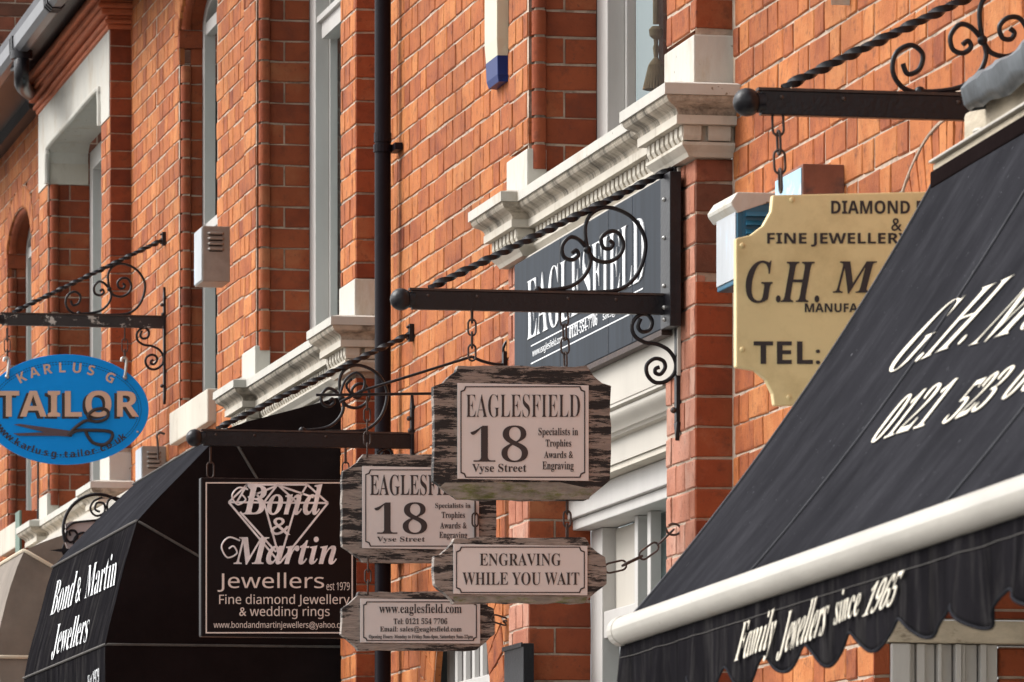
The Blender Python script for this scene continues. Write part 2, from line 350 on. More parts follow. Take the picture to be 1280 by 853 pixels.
class Wall:
    """collects the bricks and mortar of one building"""
    def __init__(s, root): s.root = root; s.rec = []; s.mort = MB()
    def brick(s, c, u, n, wv, L, H, m):
        c = Vector(c) + n * random.uniform(-.0008, .0010)
        s.rec.append((c, u, n, wv, L, H, m, random.randrange(NT)))
    def front(s, X, ya, yb, za, zb, cut=None, m=None, mortar=True, phase=0.):
        """wall plane x = X facing the street, ya < yb; cut(z0, z1) -> [(y, y)] intervals left open"""
        m = m or BRICK; k0 = int(floor(za / CH)); k1 = int(math.ceil(zb / CH)); n = Vector((-1, 0, 0)); per = .195 + .092 + 2 * JT
        for k in range(k0, k1):
            z0 = max(k * CH, za); z1 = min((k + 1) * CH, zb)
            if z1 - z0 < .02: continue
            iv = [(ya, yb)]
            for (a, b) in (cut(z0, z1) if cut else []):
                iv = [q for (p0, p1) in iv for q in ((p0, min(p1, a)), (max(p0, b), p1)) if q[1] - q[0] > .004]
            for p0, p1 in iv:
                if mortar: s.mort.add([(X + .0024, p0, z0), (X + .0024, p1, z0), (X + .0024, p1, z1), (X + .0024, p0, z1)], [(0, 1, 2, 3)])
                y = floor(p0 / per) * per - per + (k % 2) * per / 2 + phase; t = 0
                while y < p1:
                    L = .195 if t % 2 == 0 else .092
                    L0 = L; a = max(y, p0 + (.002 if y > p0 - .05 else 0)); b = min(y + L0, p1 - .001)
                    if b - a > .025:
                        s.brick((X, (a + b) / 2, (z0 + z1) / 2 + random.uniform(-.0015, .0015)), Vector((0, -1, 0)), n, Vector((0, 0, 1)), b - a - .0045, min(z1 - z0, CH) - JT + random.uniform(-.001, .001), m)
                    y += L0 + JT; t += 1
    def ret(s, Y, xa, xb, za, zb, m=None, mode='alt', split=.42):
        """reveal or end face y = Y facing the camera, xa < xb"""
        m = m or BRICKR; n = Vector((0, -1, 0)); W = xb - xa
        s.mort.add([(xa, Y + .0042, za), (xb, Y + .0042, za), (xb, Y + .0042, zb), (xa, Y + .0042, zb)], [(0, 1, 2, 3)])
        for k in range(int(floor(za / CH)), int(math.ceil(zb / CH))):
            z0 = max(k * CH, za); z1 = min((k + 1) * CH, zb)
            if z1 - z0 < .02: continue
            if mode == 'long':
                cuts = []; x = xa - (k % 2) * .11
                while x < xb: cuts.append((max(x, xa), min(x + .215, xb))); x += .223
            elif k % 2 and mode == 'alt': cuts = [(xa, xa + W * split - JT / 2), (xa + W * split + JT / 2, xb)]
            else: cuts = [(xa, xb)]
            for a, b in cuts:
                if b - a > .02: s.brick(((a + b) / 2, Y, (z0 + z1) / 2), Vector((1, 0, 0)), n, Vector((0, 0, 1)), b - a, z1 - z0 - JT, m)
    def arch(s, X, yc, zc, r0, r1, a0=0, a1=pi, wdt=.07, m=None, rings=1, ez=0):
        """ring of voussoirs in the wall plane"""
        m = m or BRICK; n = Vector((-1, 0, 0)); nn = max(3, int((a1 - a0) * (r0 + r1) / 2 / wdt)); st = (a1 - a0) / nn
        mp = []; K = 40
        for i in range(K + 1):
            a = a0 + (a1 - a0) * i / K; mp.append([(X + .0036, yc + cos(a) * (r0 - .004), zc + sin(a) * (r0 - .004 - ez)), (X + .0036, yc + cos(a) * (r1 + .012), zc + sin(a) * (r1 + .012 - ez))])
        s.mort.grid(mp)
        for i in range(nn):
            a = a0 + st * (i + .5); wv = Vector((0, cos(a), sin(a))); u = (-n).cross(wv)
            if rings == 1: parts = [(r0, r1)]
            else:
                c = r0 + (r1 - r0) * (.36 if i % 2 else .64); parts = [(r0, c - .003), (c + .003, r1)]
            for p0, p1 in parts:
                rm = (p0 + p1) / 2
                s.brick(Vector((X, yc + cos(a) * rm, zc + sin(a) * (rm - ez))), u, n, wv, st * rm - .005, p1 - p0, m)
    def finish(s, occl, zmin=1.9):
        best = []
        for i, r in enumerate(s.rec):
            px, py, sc = proj(r[0])
            if not (-12 < px < 1292 and -12 < py < 865): continue
            if any(inpoly(px, py, o) for o in occl): continue
            face = 1.0 if abs(r[2].y) > .5 else .24
            best.append((-r[4] * r[5] * sc * sc * face, i))
        best.sort(); top = set(i for _, i in best[:298]); rest = {}
        print(s.root.name, 'bricks', len(s.rec), 'visible', len(best))
        inv = Matrix.Translation(-WL[s.root.name])
        for i, (c, u, n, wv, L, H, m, t) in enumerate(s.rec):
            if i in top:
                o = bpy.data.objects.new('brick', pool_mesh(t, m)); COL.objects.link(o); o.parent = s.root; o.matrix_parent_inverse = inv
                M = Matrix(((u.x * L, -n.x, wv.x * H, c.x), (u.y * L, -n.y, wv.y * H, c.y), (u.z * L, -n.z, wv.z * H, c.z), (0, 0, 0, 1)))
                o.matrix_basis = M
            else:
                b, rv = rest.setdefault(m.name, (MB(), [])); vs, fs = TEMPL[t]
                b.add([c + u * (x * L) - n * y + wv * (z * H) for x, y, z in vs], fs); rv += [TR[t]] * len(vs)
        for k, (b, rv) in rest.items():
            me = bpy.data.meshes.new('brickwork'); me.from_pydata(b.v, [], b.f); me.materials.append(MATS[k])
            a = me.attributes.new('rnd', 'FLOAT', 'POINT'); a.data.foreach_set('value', rv)
            stuff(link('brickwork', me, s.root))
        stuff(s.mort.obj('mortar', MORTAR, s.root))
def inpoly(x, y, p):
    c = False
    for i in range(len(p)):
        x1, y1 = p[i]; x2, y2 = p[i - 1]
        if (y1 > y) != (y2 > y) and x < (x2 - x1) * (y - y1) / (y2 - y1) + x1: c = not c
    return c

# ================================================================== STREET
g = MB(); g.box(-400, 400, -300, 900, -.2, 0); tag(g.obj('ground', PAVE), None, None, kind='structure')
g = MB(); g.box(-9.5, -3.9 + 1.2, -200, 500, 0, .004); tag(g.obj('road', ASPH), None, None, kind='structure')
g = MB(); g.box(-2.55, 1.0, -20, 60, 0, .12); tag(g.obj('pavement', PAVE), None, None, kind='structure')
g = MB(); g.box(-2.7, -2.553, -20, 60, 0, .125); tag(g.obj('kerb', KERB), None, None, kind='structure')

# ================================================================== BUILDINGS
XS = -.09                                         # face of the piers that frame each bay
ZT = 5.80                                         # underside of the eaves
YB = [9.2, Yo(917), Yo(497), Yo(196), 34.0]       # party lines of the terrace
b_shop = thing('brick_building', 'orange brick building behind the big black awning and yellow sign, with a brick relieving arch', 'building', (0, (YB[0] + YB[1]) / 2, 0), 'brick terrace fronts along the street')
b_trophy = thing('brick_building', 'brick building carrying the long slate grey sign and the cream alarm box', 'building', (0, (YB[1] + YB[2]) / 2, 0), 'brick terrace fronts along the street')
b_jewel = thing('brick_building', 'brick building above the black dome awning, just left of the tall black downpipe', 'building', (0, (YB[2] + YB[3]) / 2, 0), 'brick terrace fronts along the street')
b_tailor = thing('brick_building', 'brick building behind the blue oval sign, with a stone window head and black eaves gutter', 'building', (0, (YB[3] + YB[4]) / 2, 0), 'brick terrace fronts along the street')
W1, W2, W3, W4 = Wall(b_shop), Wall(b_trophy), Wall(b_jewel), Wall(b_tailor)

def outline(p, B, st=.047, end=.0):
    """plan line of a cornice member projecting p from the wall, broken forward over both piers"""
    Yp0, Yp1, Ys0, Ys1 = B; e = p - .09; m = -(p - st)
    return [(end, Yp0 - e), (-p, Yp0 - e), (-p, Yp1 + e), (m, Yp1 + e), (m, Ys0 - e), (-p, Ys0 - e), (-p, Ys1 + e), (end, Ys1 + e)]
def loft(prof, B, name, m, root, st=.047):
    b = MB(); rows = []
    for p, z in prof: rows.append([(x, y, z) for x, y in outline(p, B, st)])
    b.grid(rows)
    for r in (rows[0], rows[-1]):                       # horizontal caps in three quads each
        i = len(b.v); b.v += [tuple(q) for q in r]
        X = max(q[0] for q in r)
        b.v += [(X, r[2][1], r[0][2]), (X, r[5][1], r[0][2])]
        b.f += [(i, i + 1, i + 2, i + 8), (i + 8, i + 3, i + 4, i + 9), (i + 9, i + 5, i + 6, i + 7)]
    return b.obj(name, m, root, smooth=False)
def cyma(p0, z0, p1, z1, n=7):
    out = []
    for i in range(n + 1):
        t = i / n; s_ = t - sin(2 * pi * t) * .13
        out.append((p0 + (p1 - p0) * s_, z0 + (z1 - z0) * (t + sin(2 * pi * t) * .05)))
    return out
def cornice(root, B, zc):
    Yp0, Yp1, Ys0, Ys1 = B
    c = loft([(.155, zc + .008), (.189, zc), (.189, zc - .027)], B, 'cornice', STONEW, root)
    loft(cyma(.183, zc - .0275, .148, zc - .071), B, 'cyma_moulding', STONEG, c)
    loft([(.151, zc - .0715), (.151, zc - .093), (.138, zc - .0935)], B, 'fascia_moulding', STONE, c)
    loft([(.116, zc - .094), (.116, zc - .134)], B, 'dentil_backing', STONE, c)
    loft([(.133, zc - .1345), (.133, zc - .142), (.118, zc - .158), (.112, zc - .168)], B, 'bed_moulding', STONE, c)
    d = MB(); p = .134; e = p - .09; zt, zb = zc - .0945, zc - .130
    def den(x0, x1, y0, y1):
        # a dentil with a rounded foot
        pr = [(0, zt), (1, zt), (1, zb + .012), (.7, zb), (0, zb)]
        if abs(x1 - x0) < abs(y1 - y0) * 2 and x0 < 0 and den.ax == 'f':
            d.prism([(x1 + (x0 - x1) * t, y0, z) for t, z in pr], Vector((0, y1 - y0, 0)))
        else:
            d.prism([(x0, y1 + (y0 - y1) * t, z) for t, z in pr], Vector((x1 - x0, 0, 0)))
    den.ax = 'f'
    for ya, yb, x in ((Yp0 - e, Yp1 + e, -p), (Yp1 + e + .02, Ys0 - e - .02, -(p - .047)), (Ys0 - e, Ys1 + e, -p)):
        n = max(2, int(round((yb - ya) / .052))); st = (yb - ya) / n
        for i in range(n): den(x, x + .022, ya + i * st + .003, ya + i * st + .003 + st * .60)
    den.ax = 'r'
    for y0 in (Yp0 - e, Ys0 - e):
        den(-p + .003, -.086, y0 - .001, y0 + .0165)
        if y0 < Yp0: den(-.068, -.012, y0 - .001, y0 + .0165)
    stuff(d.obj('dentil_course', STONE, c))
    return c
def stone(root, name, x0, x1, y0, y1, z0, z1, m=None, bev=.004):
    return MB().box(x0, x1, y0, y1, z0, z1).obj(name, m or STONEW, root, bevel=bev)
# vertical roll bricks at a jamb
def roll_mesh():
    b = MB(); k = 10; vs = []
    for z in (-.0335, .0335):
        for j in range(k): a = 2 * pi * j / k; vs.append((.021 * cos(a), .021 * sin(a), z))
    b.add(vs, [(j, (j + 1) % k, k + (j + 1) % k, k + j) for j in range(k)] + [tuple(range(k)), tuple(range(2 * k - 1, k - 1, -1))])
    out = []
    for i in range(6):
        me = b.mesh('bullnose_brick', BRICKR, smooth=True); a = me.attributes['rnd']; a.data.foreach_set('value', [.2 + .13 * i] * len(me.vertices)); out.append(me)
    return out
ROLL = roll_mesh()
def roll(W, x, y, za, zb):
    for k in range(int(za / CH), int(zb / CH)):
        o = bpy.data.objects.new('bullnose_brick', random.choice(ROLL)); COL.objects.link(o); o.parent = W.root
        o.matrix_parent_inverse = Matrix.Translation(-WL[W.root.name]); o.location = (x, y, (k + .5) * CH)
    W.mort.box(x - .013, x + .013, y - .013, y + .013, za, int(zb / CH) * CH)

def bay(W, B, zc, upper_win, ztop=6.0, lowz=0., low_x=.087, quoins=True):
    Yp0, Yp1, Ys0, Ys1 = B; r = W.root
    zb = zc - .168
    # piers below the cornice
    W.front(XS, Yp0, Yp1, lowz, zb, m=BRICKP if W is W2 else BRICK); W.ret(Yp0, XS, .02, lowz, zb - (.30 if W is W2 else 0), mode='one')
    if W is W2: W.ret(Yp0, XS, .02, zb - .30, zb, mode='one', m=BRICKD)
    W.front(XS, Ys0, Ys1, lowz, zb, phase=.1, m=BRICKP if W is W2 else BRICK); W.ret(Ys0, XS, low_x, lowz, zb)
    # piers above
    zq = zc + .134
    stone(r, 'stone_block', XS - .006, .02, Yp0 - .006, Yp1, zc + .0085, zq)
    stone(r, 'stone_block', XS - .006, XS + .05, Ys0 - .004, Ys1 + .004, zc + .0085, zq)
    W.front(XS, Yp0, Yp1, zq, 5.25); W.front(XS, Yp0, Yp0 + .010, 5.25, 5.62); W.ret(Yp0, XS, .02, zq, ztop, mode='one')
    W.front(XS, Ys0 + .012, Ys1, zq, 5.25 if quoins else ztop, phase=.1)
    W.ret(Ys0 + .012, XS + .052, .106, zc + .02, ztop, split=.36)
    W.mort.box(XS + .004, XS + .055, Ys0 + .02, Ys0 + .03, zq - .1, ztop)
    roll(W, XS + .030, Ys0 + .004, zq, 5.25 if quoins else ztop)
    cornice(r, B, zc)
    # sill
    s = MB().prism([(-.043, Yp1 - .02, zc - .02), (-.043, Yp1 - .02, zc + .060), (.10, Yp1 - .02, zc + .085), (.10, Yp1 - .02, zc - .02)], Vector((0, Ys0 - Yp1 + .03, 0)))
    s.obj('window_sill', STONEW, r, bevel=.003)
def sash(root, Yl, Yn, X, z0, z1, fw=.15, glassx=.08, curtain=CURT, rail=None, name='sash_window', dep=.05, sw=.02):
    """window seen from its near side: lining, sash stile, glass, curtain behind.  Yl far end, Yn near end"""
    f = MB().box(X, X + dep, Yl - fw, Yl, z0, z1).box(X, X + dep, Yn, Yn + fw, z0, z1).box(X, X + dep, Yn + fw, Yl - fw, z1 - .09, z1).box(X, X + dep, Yn + fw, Yl - fw, z0, z0 + .06).obj(name, WHITE, root, bevel=.003)
    for ya_, yb2 in ((Yl - fw - sw, Yl - fw + .01), (Yn + fw - .01, Yn + fw + sw)): MB().box(X + dep, X + dep + .028, ya_, yb2, z0, z1).obj('sash_stile', WHITE, f, bevel=.003)
    if rail:
        s = MB()
        for zr in rail: s.box(X + dep - .03, X + dep + .027, Yn + fw + sw, Yl - fw - sw, zr - .03, zr + .03).box(X + dep - .045, X + dep + .02, Yn + fw, Yl - fw, zr + .0295, zr + .05)
        s.obj('sash_rail', WHITE, f)
    MB().box(X + glassx, X + glassx + .004, Yn + fw, Yl - fw, z0 + .06, z1 - .09).obj('pane', GLASS, f)
    c = MB(); rows = []
    for z in (z0, z1):
        rows.append([(X + glassx + .07 + .012 * sin(k * 1.9), Yn + fw + (Yl - Yn - 2 * fw) * k / 60, z) for k in range(61)])
    c.grid(rows).obj('curtain', curtain, f)
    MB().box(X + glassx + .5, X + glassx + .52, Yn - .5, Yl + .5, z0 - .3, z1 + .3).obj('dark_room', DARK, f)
    return f
def head(root, B, W):
    """stone window head with shouldered opening and moulded terracotta cornice above, under the eaves"""
    Yp0, Yp1, Ys0, Ys1 = B; z0, z1, z2 = 5.25, 5.43, 5.62
    pts = []
    for y, z in ((Yp0 + .012, z2), (Ys1, z2), (Ys1, z0), (Ys0 + .012, z0), (Ys0 + .012, z1 - .09), (Ys0 - .02, z1 - .035), (Ys0 - .09, z1), (Yp1 + .09, z1), (Yp1 + .02, z1 - .035), (Yp1 - .012, z1 - .09), (Yp1 - .012, z0), (Yp0 + .012, z0)):
        pts.append((XS - .004, y, z))
    # split in three convex-ish slabs
    lin = MB().prism([pts[0], pts[1], pts[6], pts[7]], Vector((.19, 0, 0))).prism([pts[1], pts[2], pts[3], pts[4], pts[5], pts[6]], Vector((.19, 0, 0))).prism([pts[0], pts[7], pts[8], pts[9], pts[10], pts[11]], Vector((.08, 0, 0)))
    h = lin.obj('stone_window_head', STONEW, root)
    MB().tube(spline([(XS - .006, Ys0 + .0, z0), (XS - .006, Ys0 - .001, z1 - .1), (XS - .006, Ys0 - .03, z1 - .04), (XS - .006, Ys0 - .10, z1 - .012), (XS - .006, (Ys0 + Yp1) / 2, z1 - .012), (XS - .006, Yp1 + .10, z1 - .012), (XS - .006, Yp1 + .012, z1 - .05), (XS - .006, Yp1 + .0, z0)], 5), .013).obj('roll_edge', STONEW, h, smooth=True)
    MB().box(-.08, .10, Ys0 + .008, Ys0 + .03, z0, z1).obj('reveal_slab', STONE, h)
    t = MB()
    for k, (p, za, zb) in enumerate(((.105, z2 + .001, z2 + .022), (.118, z2 + .023, z2 + .042), (.108, z2 + .043, z2 + .058), (.135, z2 + .059, z2 + .085), (.150, z2 + .086, z2 + .108), (.142, z2 + .109, z2 + .122), (.17, z2 + .123, z2 + .15), (.155, z2 + .151, z2 + .178))):
        e = p - .09; t = MB().box(-p, .02, Yp0 - e, Ys1 + e, za, zb); t.obj('terracotta_course', TERRA, root, bevel=.008)

# --- Eaglesfield bay, jeweller's bay, tailor's bay: plan positions read from the piers
B2 = (Yo(869.5, XS), Yo(833, XS), Yo(661, XS), Yo(636, XS))
B3 = (Yo(445, XS), Yo(426, XS), Yo(320.5, XS), Yo(304.5, XS))
B4 = (Yo(138, XS), Yo(126.5, XS), Yo(60, XS), Yo(49, XS))
ZC2, ZC3, ZC4 = 3.752, 3.712, 3.675
for W, B, zc in ((W2, B2, ZC2), (W3, B3, ZC3), (W4, B4, ZC4)):
    bay(W, B, zc, None); head(W.root, B, W)
sash(b_trophy, B2[2] + .01, B2[1] - .35, .106, ZC2 + .06, 5.4, fw=.14, curtain=CURTB)
sash(b_jewel, B3[2] + .01, B3[1] - .35, .106, ZC3 + .06, 5.4, fw=.13, rail=[P(400, 42, .13).z])
sash(b_tailor, B4[2] + .01, B4[1] - .35, .106, ZC4 + .06, 5.4, fw=.11)
# tassel tie-back behind the glass of the trophy shop's window
yt = Yo(809, .20)
t = thing('curtain_tassel', 'straw coloured tassel hanging inside the upper right window above the stone cornice', 'tassel', (.2, yt, 4.0))
zt_ = lambda y: Q(809, y, yt).z
MB().tube([(.225, yt, zt_(-10)), (.225, yt, zt_(30))], .009).obj('cord', TASS, t)
MB().tube([(.225, yt, zt_(y)) for y in (33, 37, 45, 49, 55, 60, 72, 78, 82)], [.012, .02, .018, .007, .006, .009, .006, .017, .022], 14).obj('tassel_head', TASS, t, smooth=True)
sk = MB()
for k in range(26):
    a = 2 * pi * k / 26; sk.tube([(.225 + .018 * cos(a), yt + .018 * sin(a), zt_(82)), (.225 + .034 * cos(a), yt + .034 * sin(a), zt_(112))], .004, 5)
stuff(sk.obj('tassel_skirt', TASS, t))

# --- main wall panels
QZ = .3
def narrow(pxl, pxr, zs, zsp):
    yf, yn = Yo(pxl), Yo(pxr); r = (yf - yn) / 2; yc = (yf + yn) / 2
    def cut(z0, z1):
        if z1 <= zs: return []
        if z0 < zsp - .01: return [(yn, yf)]
        h = (z0 + z1) / 2 - zsp; R_ = r + .105; H_ = r * QZ + .105
        if h >= H_: return []
        q = R_ * sqrt(1 - (h / H_) ** 2); return [(yc - q, yc + q)]
    return yf, yn, yc, r, cut
def narrow_window(W, pxl, pxr, zs, zsp):
    yf, yn, yc, r, cut = narrow(pxl, pxr, zs, zsp); root = W.root
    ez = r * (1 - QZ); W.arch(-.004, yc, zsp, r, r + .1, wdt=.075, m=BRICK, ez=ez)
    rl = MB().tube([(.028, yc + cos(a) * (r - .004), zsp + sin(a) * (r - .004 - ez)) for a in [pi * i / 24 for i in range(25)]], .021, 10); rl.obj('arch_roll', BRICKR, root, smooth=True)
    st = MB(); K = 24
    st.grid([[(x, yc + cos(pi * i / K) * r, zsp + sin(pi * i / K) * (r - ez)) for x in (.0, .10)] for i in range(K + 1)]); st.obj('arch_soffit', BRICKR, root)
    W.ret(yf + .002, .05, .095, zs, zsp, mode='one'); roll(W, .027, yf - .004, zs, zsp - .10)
    imp = MB().box(-.002, .095, yf - .012, yf + .06, zsp - .075, zsp - .006); imp.obj('impost_brick', BRICKR, root, bevel=.004)
    f = MB(); fw = .055
    f.box(.095, .14, yf - fw, yf, zs, zsp).box(.095, .14, yn, yn + fw, zs, zsp)
    for i in range(K):
        a0, a1 = pi * i / K, pi * (i + 1) / K
        q = [(yc + cos(a) * R_, zsp + sin(a) * (R_ - ez)) for a, R_ in ((a0, r), (a1, r), (a1, r - fw), (a0, r - fw))]
        f.prism([(.095, y, z) for y, z in q], Vector((.045, 0, 0)))
    f.box(.10, .135, yn + fw, yf - fw, zsp - .03, zsp + .02).box(.10, .135, yn + fw, yf - fw, zs + .72, zs + .76)
    fo = f.obj('arched_window', WHITE, root, bevel=.002)
    MB().box(.145, .149, yn + fw, yf - fw, zs, zsp + r - ez - .04).obj('pane', GLASS, fo)
    MB().box(.22, .23, yn, yf, zs, zsp + r - ez).obj('curtain', CURT, fo)
    MB().box(-.036, .09, Yo(259, -.036) if W is W3 else yn - .08, yf + .03, zs - .13, zs).obj('window_sill', STONE, root, bevel=.006)
    return cut
N1 = narrow_window(W3, 224, 271, 3.845, 5.396)
yfN2 = Yo(9); r2 = (Yo(9) - Yo(39)) / 2
N2 = narrow_window(W4, 9, 39, 3.815, 5.44 - r2 * .3 - .06)
# relieving arch over the near shop's window
AY, AZ, AR = Yo(1186), P(1186, 150).z - .66, .66
def cut1(z0, z1):
    out = []
    h = z1 - AZ
    if h > .30 and h < AR: q = sqrt(AR * AR - h * h); out.append((AY - q, AY + q))
    if z0 < 2.62: out.append((9.2, Yo(1092)))
    return out
YP = Yo(1092)
W1.front(0, YB[0], YB[1], 0, ZT, cut1)
W1.arch(-.0035, AY, AZ, AR - .36, AR, radians(18), radians(162), wdt=.046, rings=2, m=BRICK)
MB().tube([(-.003, AY + cos(a) * (AR + .006), AZ + sin(a) * (AR + .004)) for a in [radians(16 + 148 * i / 40) for i in range(41)]], .0045, 6).obj('arch_pointing', MORTAR, b_shop)
MB().prism([(.0034, AY + cos(a) * (AR + .05), AZ + sin(a) * (AR + .05)) for a in [pi * i / 24 for i in range(25)]], Vector((.01, 0, 0))).obj('arch_backing', MORTAR, b_shop)
E2 = (B2[0], B2[3])
yb_, yt_ = Yo(541), Yo(614); gy, gr = (yb_ + yt_) / 2, (yb_ - yt_) / 2; gz = P(577, 905).z
def cut2(z0, z1):
    out = [(B2[0], B2[3])]
    if z1 < gz: out.append((yt_, yb_))
    else:
        h = z1 - gz; R_ = gr + .22
        if h < R_: out.append((gy - sqrt(max(0, R_ * R_ - h * h)), gy + sqrt(max(0, R_ * R_ - h * h))))
    return out
W2.front(0, YB[1], YB[2], 0, ZT, cut2)
W2.arch(-.0035, gy, gz, gr, gr + .22, wdt=.075, rings=2)
def cut3(z0, z1): return [(B3[0], B3[3])] + N1(z0, z1)
W3.front(0, YB[2], YB[3], 0, ZT, cut3, phase=.05)
def cut4(z0, z1): return [(B4[0], B4[3])] + N2(z0, z1)
W4.front(0, YB[3], YB[4], 0, ZT, cut4, phase=.12)

# --- small arched ground floor window with white bars (trophy shop)
f = MB().box(.03, .10, yb_ - .13, yb_, 0, gz + .05)
f.box(.03, .10, yt_, yt_ + .05, 0, gz + .1)
fo = f.obj('barred_window', WHITE, b_trophy, bevel=.003)
for i, px in enumerate((566, 576, 586.5, 597.5, 607.5)):
    y = Yo(px, .07); MB().tube([(.07, y, 1.6), (.07, y, gz + .35)], .018, 8).obj('window_bar', WHITE, fo, smooth=True)
zz = P(600, 846, .05).z
MB().box(.045, .10, yt_ + .05, yb_ - .13, zz - .12, zz).obj('bottom_rail', WHITE, fo, bevel=.004)
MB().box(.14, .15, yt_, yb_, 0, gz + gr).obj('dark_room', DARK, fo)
MB().box(.002, .14, yb_, yb_ + .02, 0, gz).obj('reveal_side', BRICKR, fo)

# --- trophy shop entrance: fascia, cove, soffit and window frames
zf0, zf1 = P(800, 490, -.10).z, ZC2 - .17
yn_f = Yo(847, -.10)
fb = MB().box(-.10, -.091, yn_f, B2[2] - .004, zf0, zf1).box(-.0905, -.06, B2[1] + .006, B2[2] - .006, zf0 + .002, zf1).obj('shop_fascia_board', CREAM, b_trophy, bevel=.002)
cv = MB(); prof = [(-.098, zf0 - .001), (-.098, zf0 - .008), (-.084, zf0 - .012)] + [(-.088 + .028 * sin(a) ** 2 - .006 * sin(2 * a), zf0 - .014 - .044 * a / (pi / 2)) for a in [pi / 2 * i / 8 for i in range(9)]] + [(-.054, zf0 - .060), (-.05, zf0 - .066), (-.03, zf0 - .068)]
cv.grid([[(x, y, z) for y in (B2[1] + .01, B2[2] - .01)] for x, z in prof]); cv.obj('cove_moulding', CREAM, fb, smooth=True)
zs1 = zf0 - .068; zs2 = zs1 - .062
MB().box(-.03, .03, B2[1] + .01, B2[2] - .01, zs2, zs1).obj('inner_fascia', CREAM, fb)
MB().box(-.024, .08, B2[1] + .01, B2[2] - .01, zs2 - .016, zs2 - .001).obj('shadow_bead', STONE, fb)
Xf = .087; yl = B2[2]
fr = MB().box(.02, Xf + .05, B2[1] - .3, yl - .0, zs2 - .085, zs2 - .017).box(.035, Xf + .05, B2[1] - .3, yl, zs2 - .115, zs2 - .086)
fr.box(Xf, Xf + .05, yl - .15, yl, 0, zs2 - .116)
fro = fr.obj('shop_window_frame', WHITE, fb, bevel=.003)
tz = P(780, 757, Xf).z
ym = Yo(793, Xf)
MB().box(Xf + .0, Xf + .048, ym - .04, ym, 0, zs2 - .116).box(Xf + .0, Xf + .03, ym - .20, ym - .16, 0, zs2 - .116).obj('mullion', WHITE, fro, bevel=.003)
MB().box(Xf + .005, Xf + .046, ym + .001, yl - .151, tz - .075, tz).obj('transom', WHITE, fro, bevel=.003)
MB().box(Xf + .038, Xf + .047, yl - .40, yl - .151, tz + .001, zs2 - .12).obj('window_panel', CREAM, fro, bevel=.002)
MB().box(Xf + .052, Xf + .056, B2[1] - .3, yl - .15, 0, zs2 - .1).obj('pane', GLASS, fro)
MB().box(Xf + .12, Xf + .13, B2[1] - .3, yl, 0, zs2).obj('net_curtain', CURT, fro)
# dark shopfronts behind the two awnings on the left
for root, B, zc in ((b_jewel, B3, ZC3), (b_tailor, B4, ZC4)):
    s = MB().box(-.05, .0, B[1] + .004, B[2] - .004, zc - .5, zc - .17).box(-.03, .02, B[2] - .15, B[2] - .004, 0, zc - .5).box(-.03, .02, B[1] + .004, B[1] + .12, 0, zc - .5).box(-.03, .03, B[1] + .12, B[2] - .15, 0, .6).obj('shopfront', CREAM, root)
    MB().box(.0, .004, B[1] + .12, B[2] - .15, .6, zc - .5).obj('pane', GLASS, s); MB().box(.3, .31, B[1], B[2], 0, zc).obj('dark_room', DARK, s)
# --- near shop: porch side wall with white panelled frame under a grey lintel
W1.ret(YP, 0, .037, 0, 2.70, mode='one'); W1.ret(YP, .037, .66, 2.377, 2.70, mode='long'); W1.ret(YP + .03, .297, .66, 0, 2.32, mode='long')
ln = MB().box(.03, .66, YP - .015, YP + .12, 2.325, 2.375).obj('porch_lintel', OLDB, b_shop, bevel=.004)
pf = MB().box(.038, .083, YP - .01, YP + .08, 0, 2.323).obj('porch_window', WHITE, b_shop, bevel=.004)
for xa, xb, yy in ((.086, .098, .012), (.100, .118, 0.0), (.121, .146, .02), (.149, .157, .0), (.160, .186, .022), (.189, .203, .0), (.206, .214, .01), (.217, .245, .024), (.248, .262, .004), (.265, .290, .016)):
    MB().box(xa, xb, YP + yy, YP + .08, 0, 2.323).obj('frame_upright', WHITE, pf, bevel=.002)
MB().box(.08, .30, YP + .06, YP + .085, 0, 2.32).obj('frame_backing', DARK, pf)
MB().box(.0, .7, 9.2, YP, 2.70, 2.72).obj('porch_ceiling', CREAM, pf); MB().box(.66, .68, 9.2, YP + .2, 0, 2.72).obj('porch_back', CREAM, pf)
q = P(1063, 7, 0); MB().box(-.045, 0, q.y, Yo(1039, -.045), q.z, q.z + .16).obj('stone_corbel', STONE, b_shop, bevel=.004)

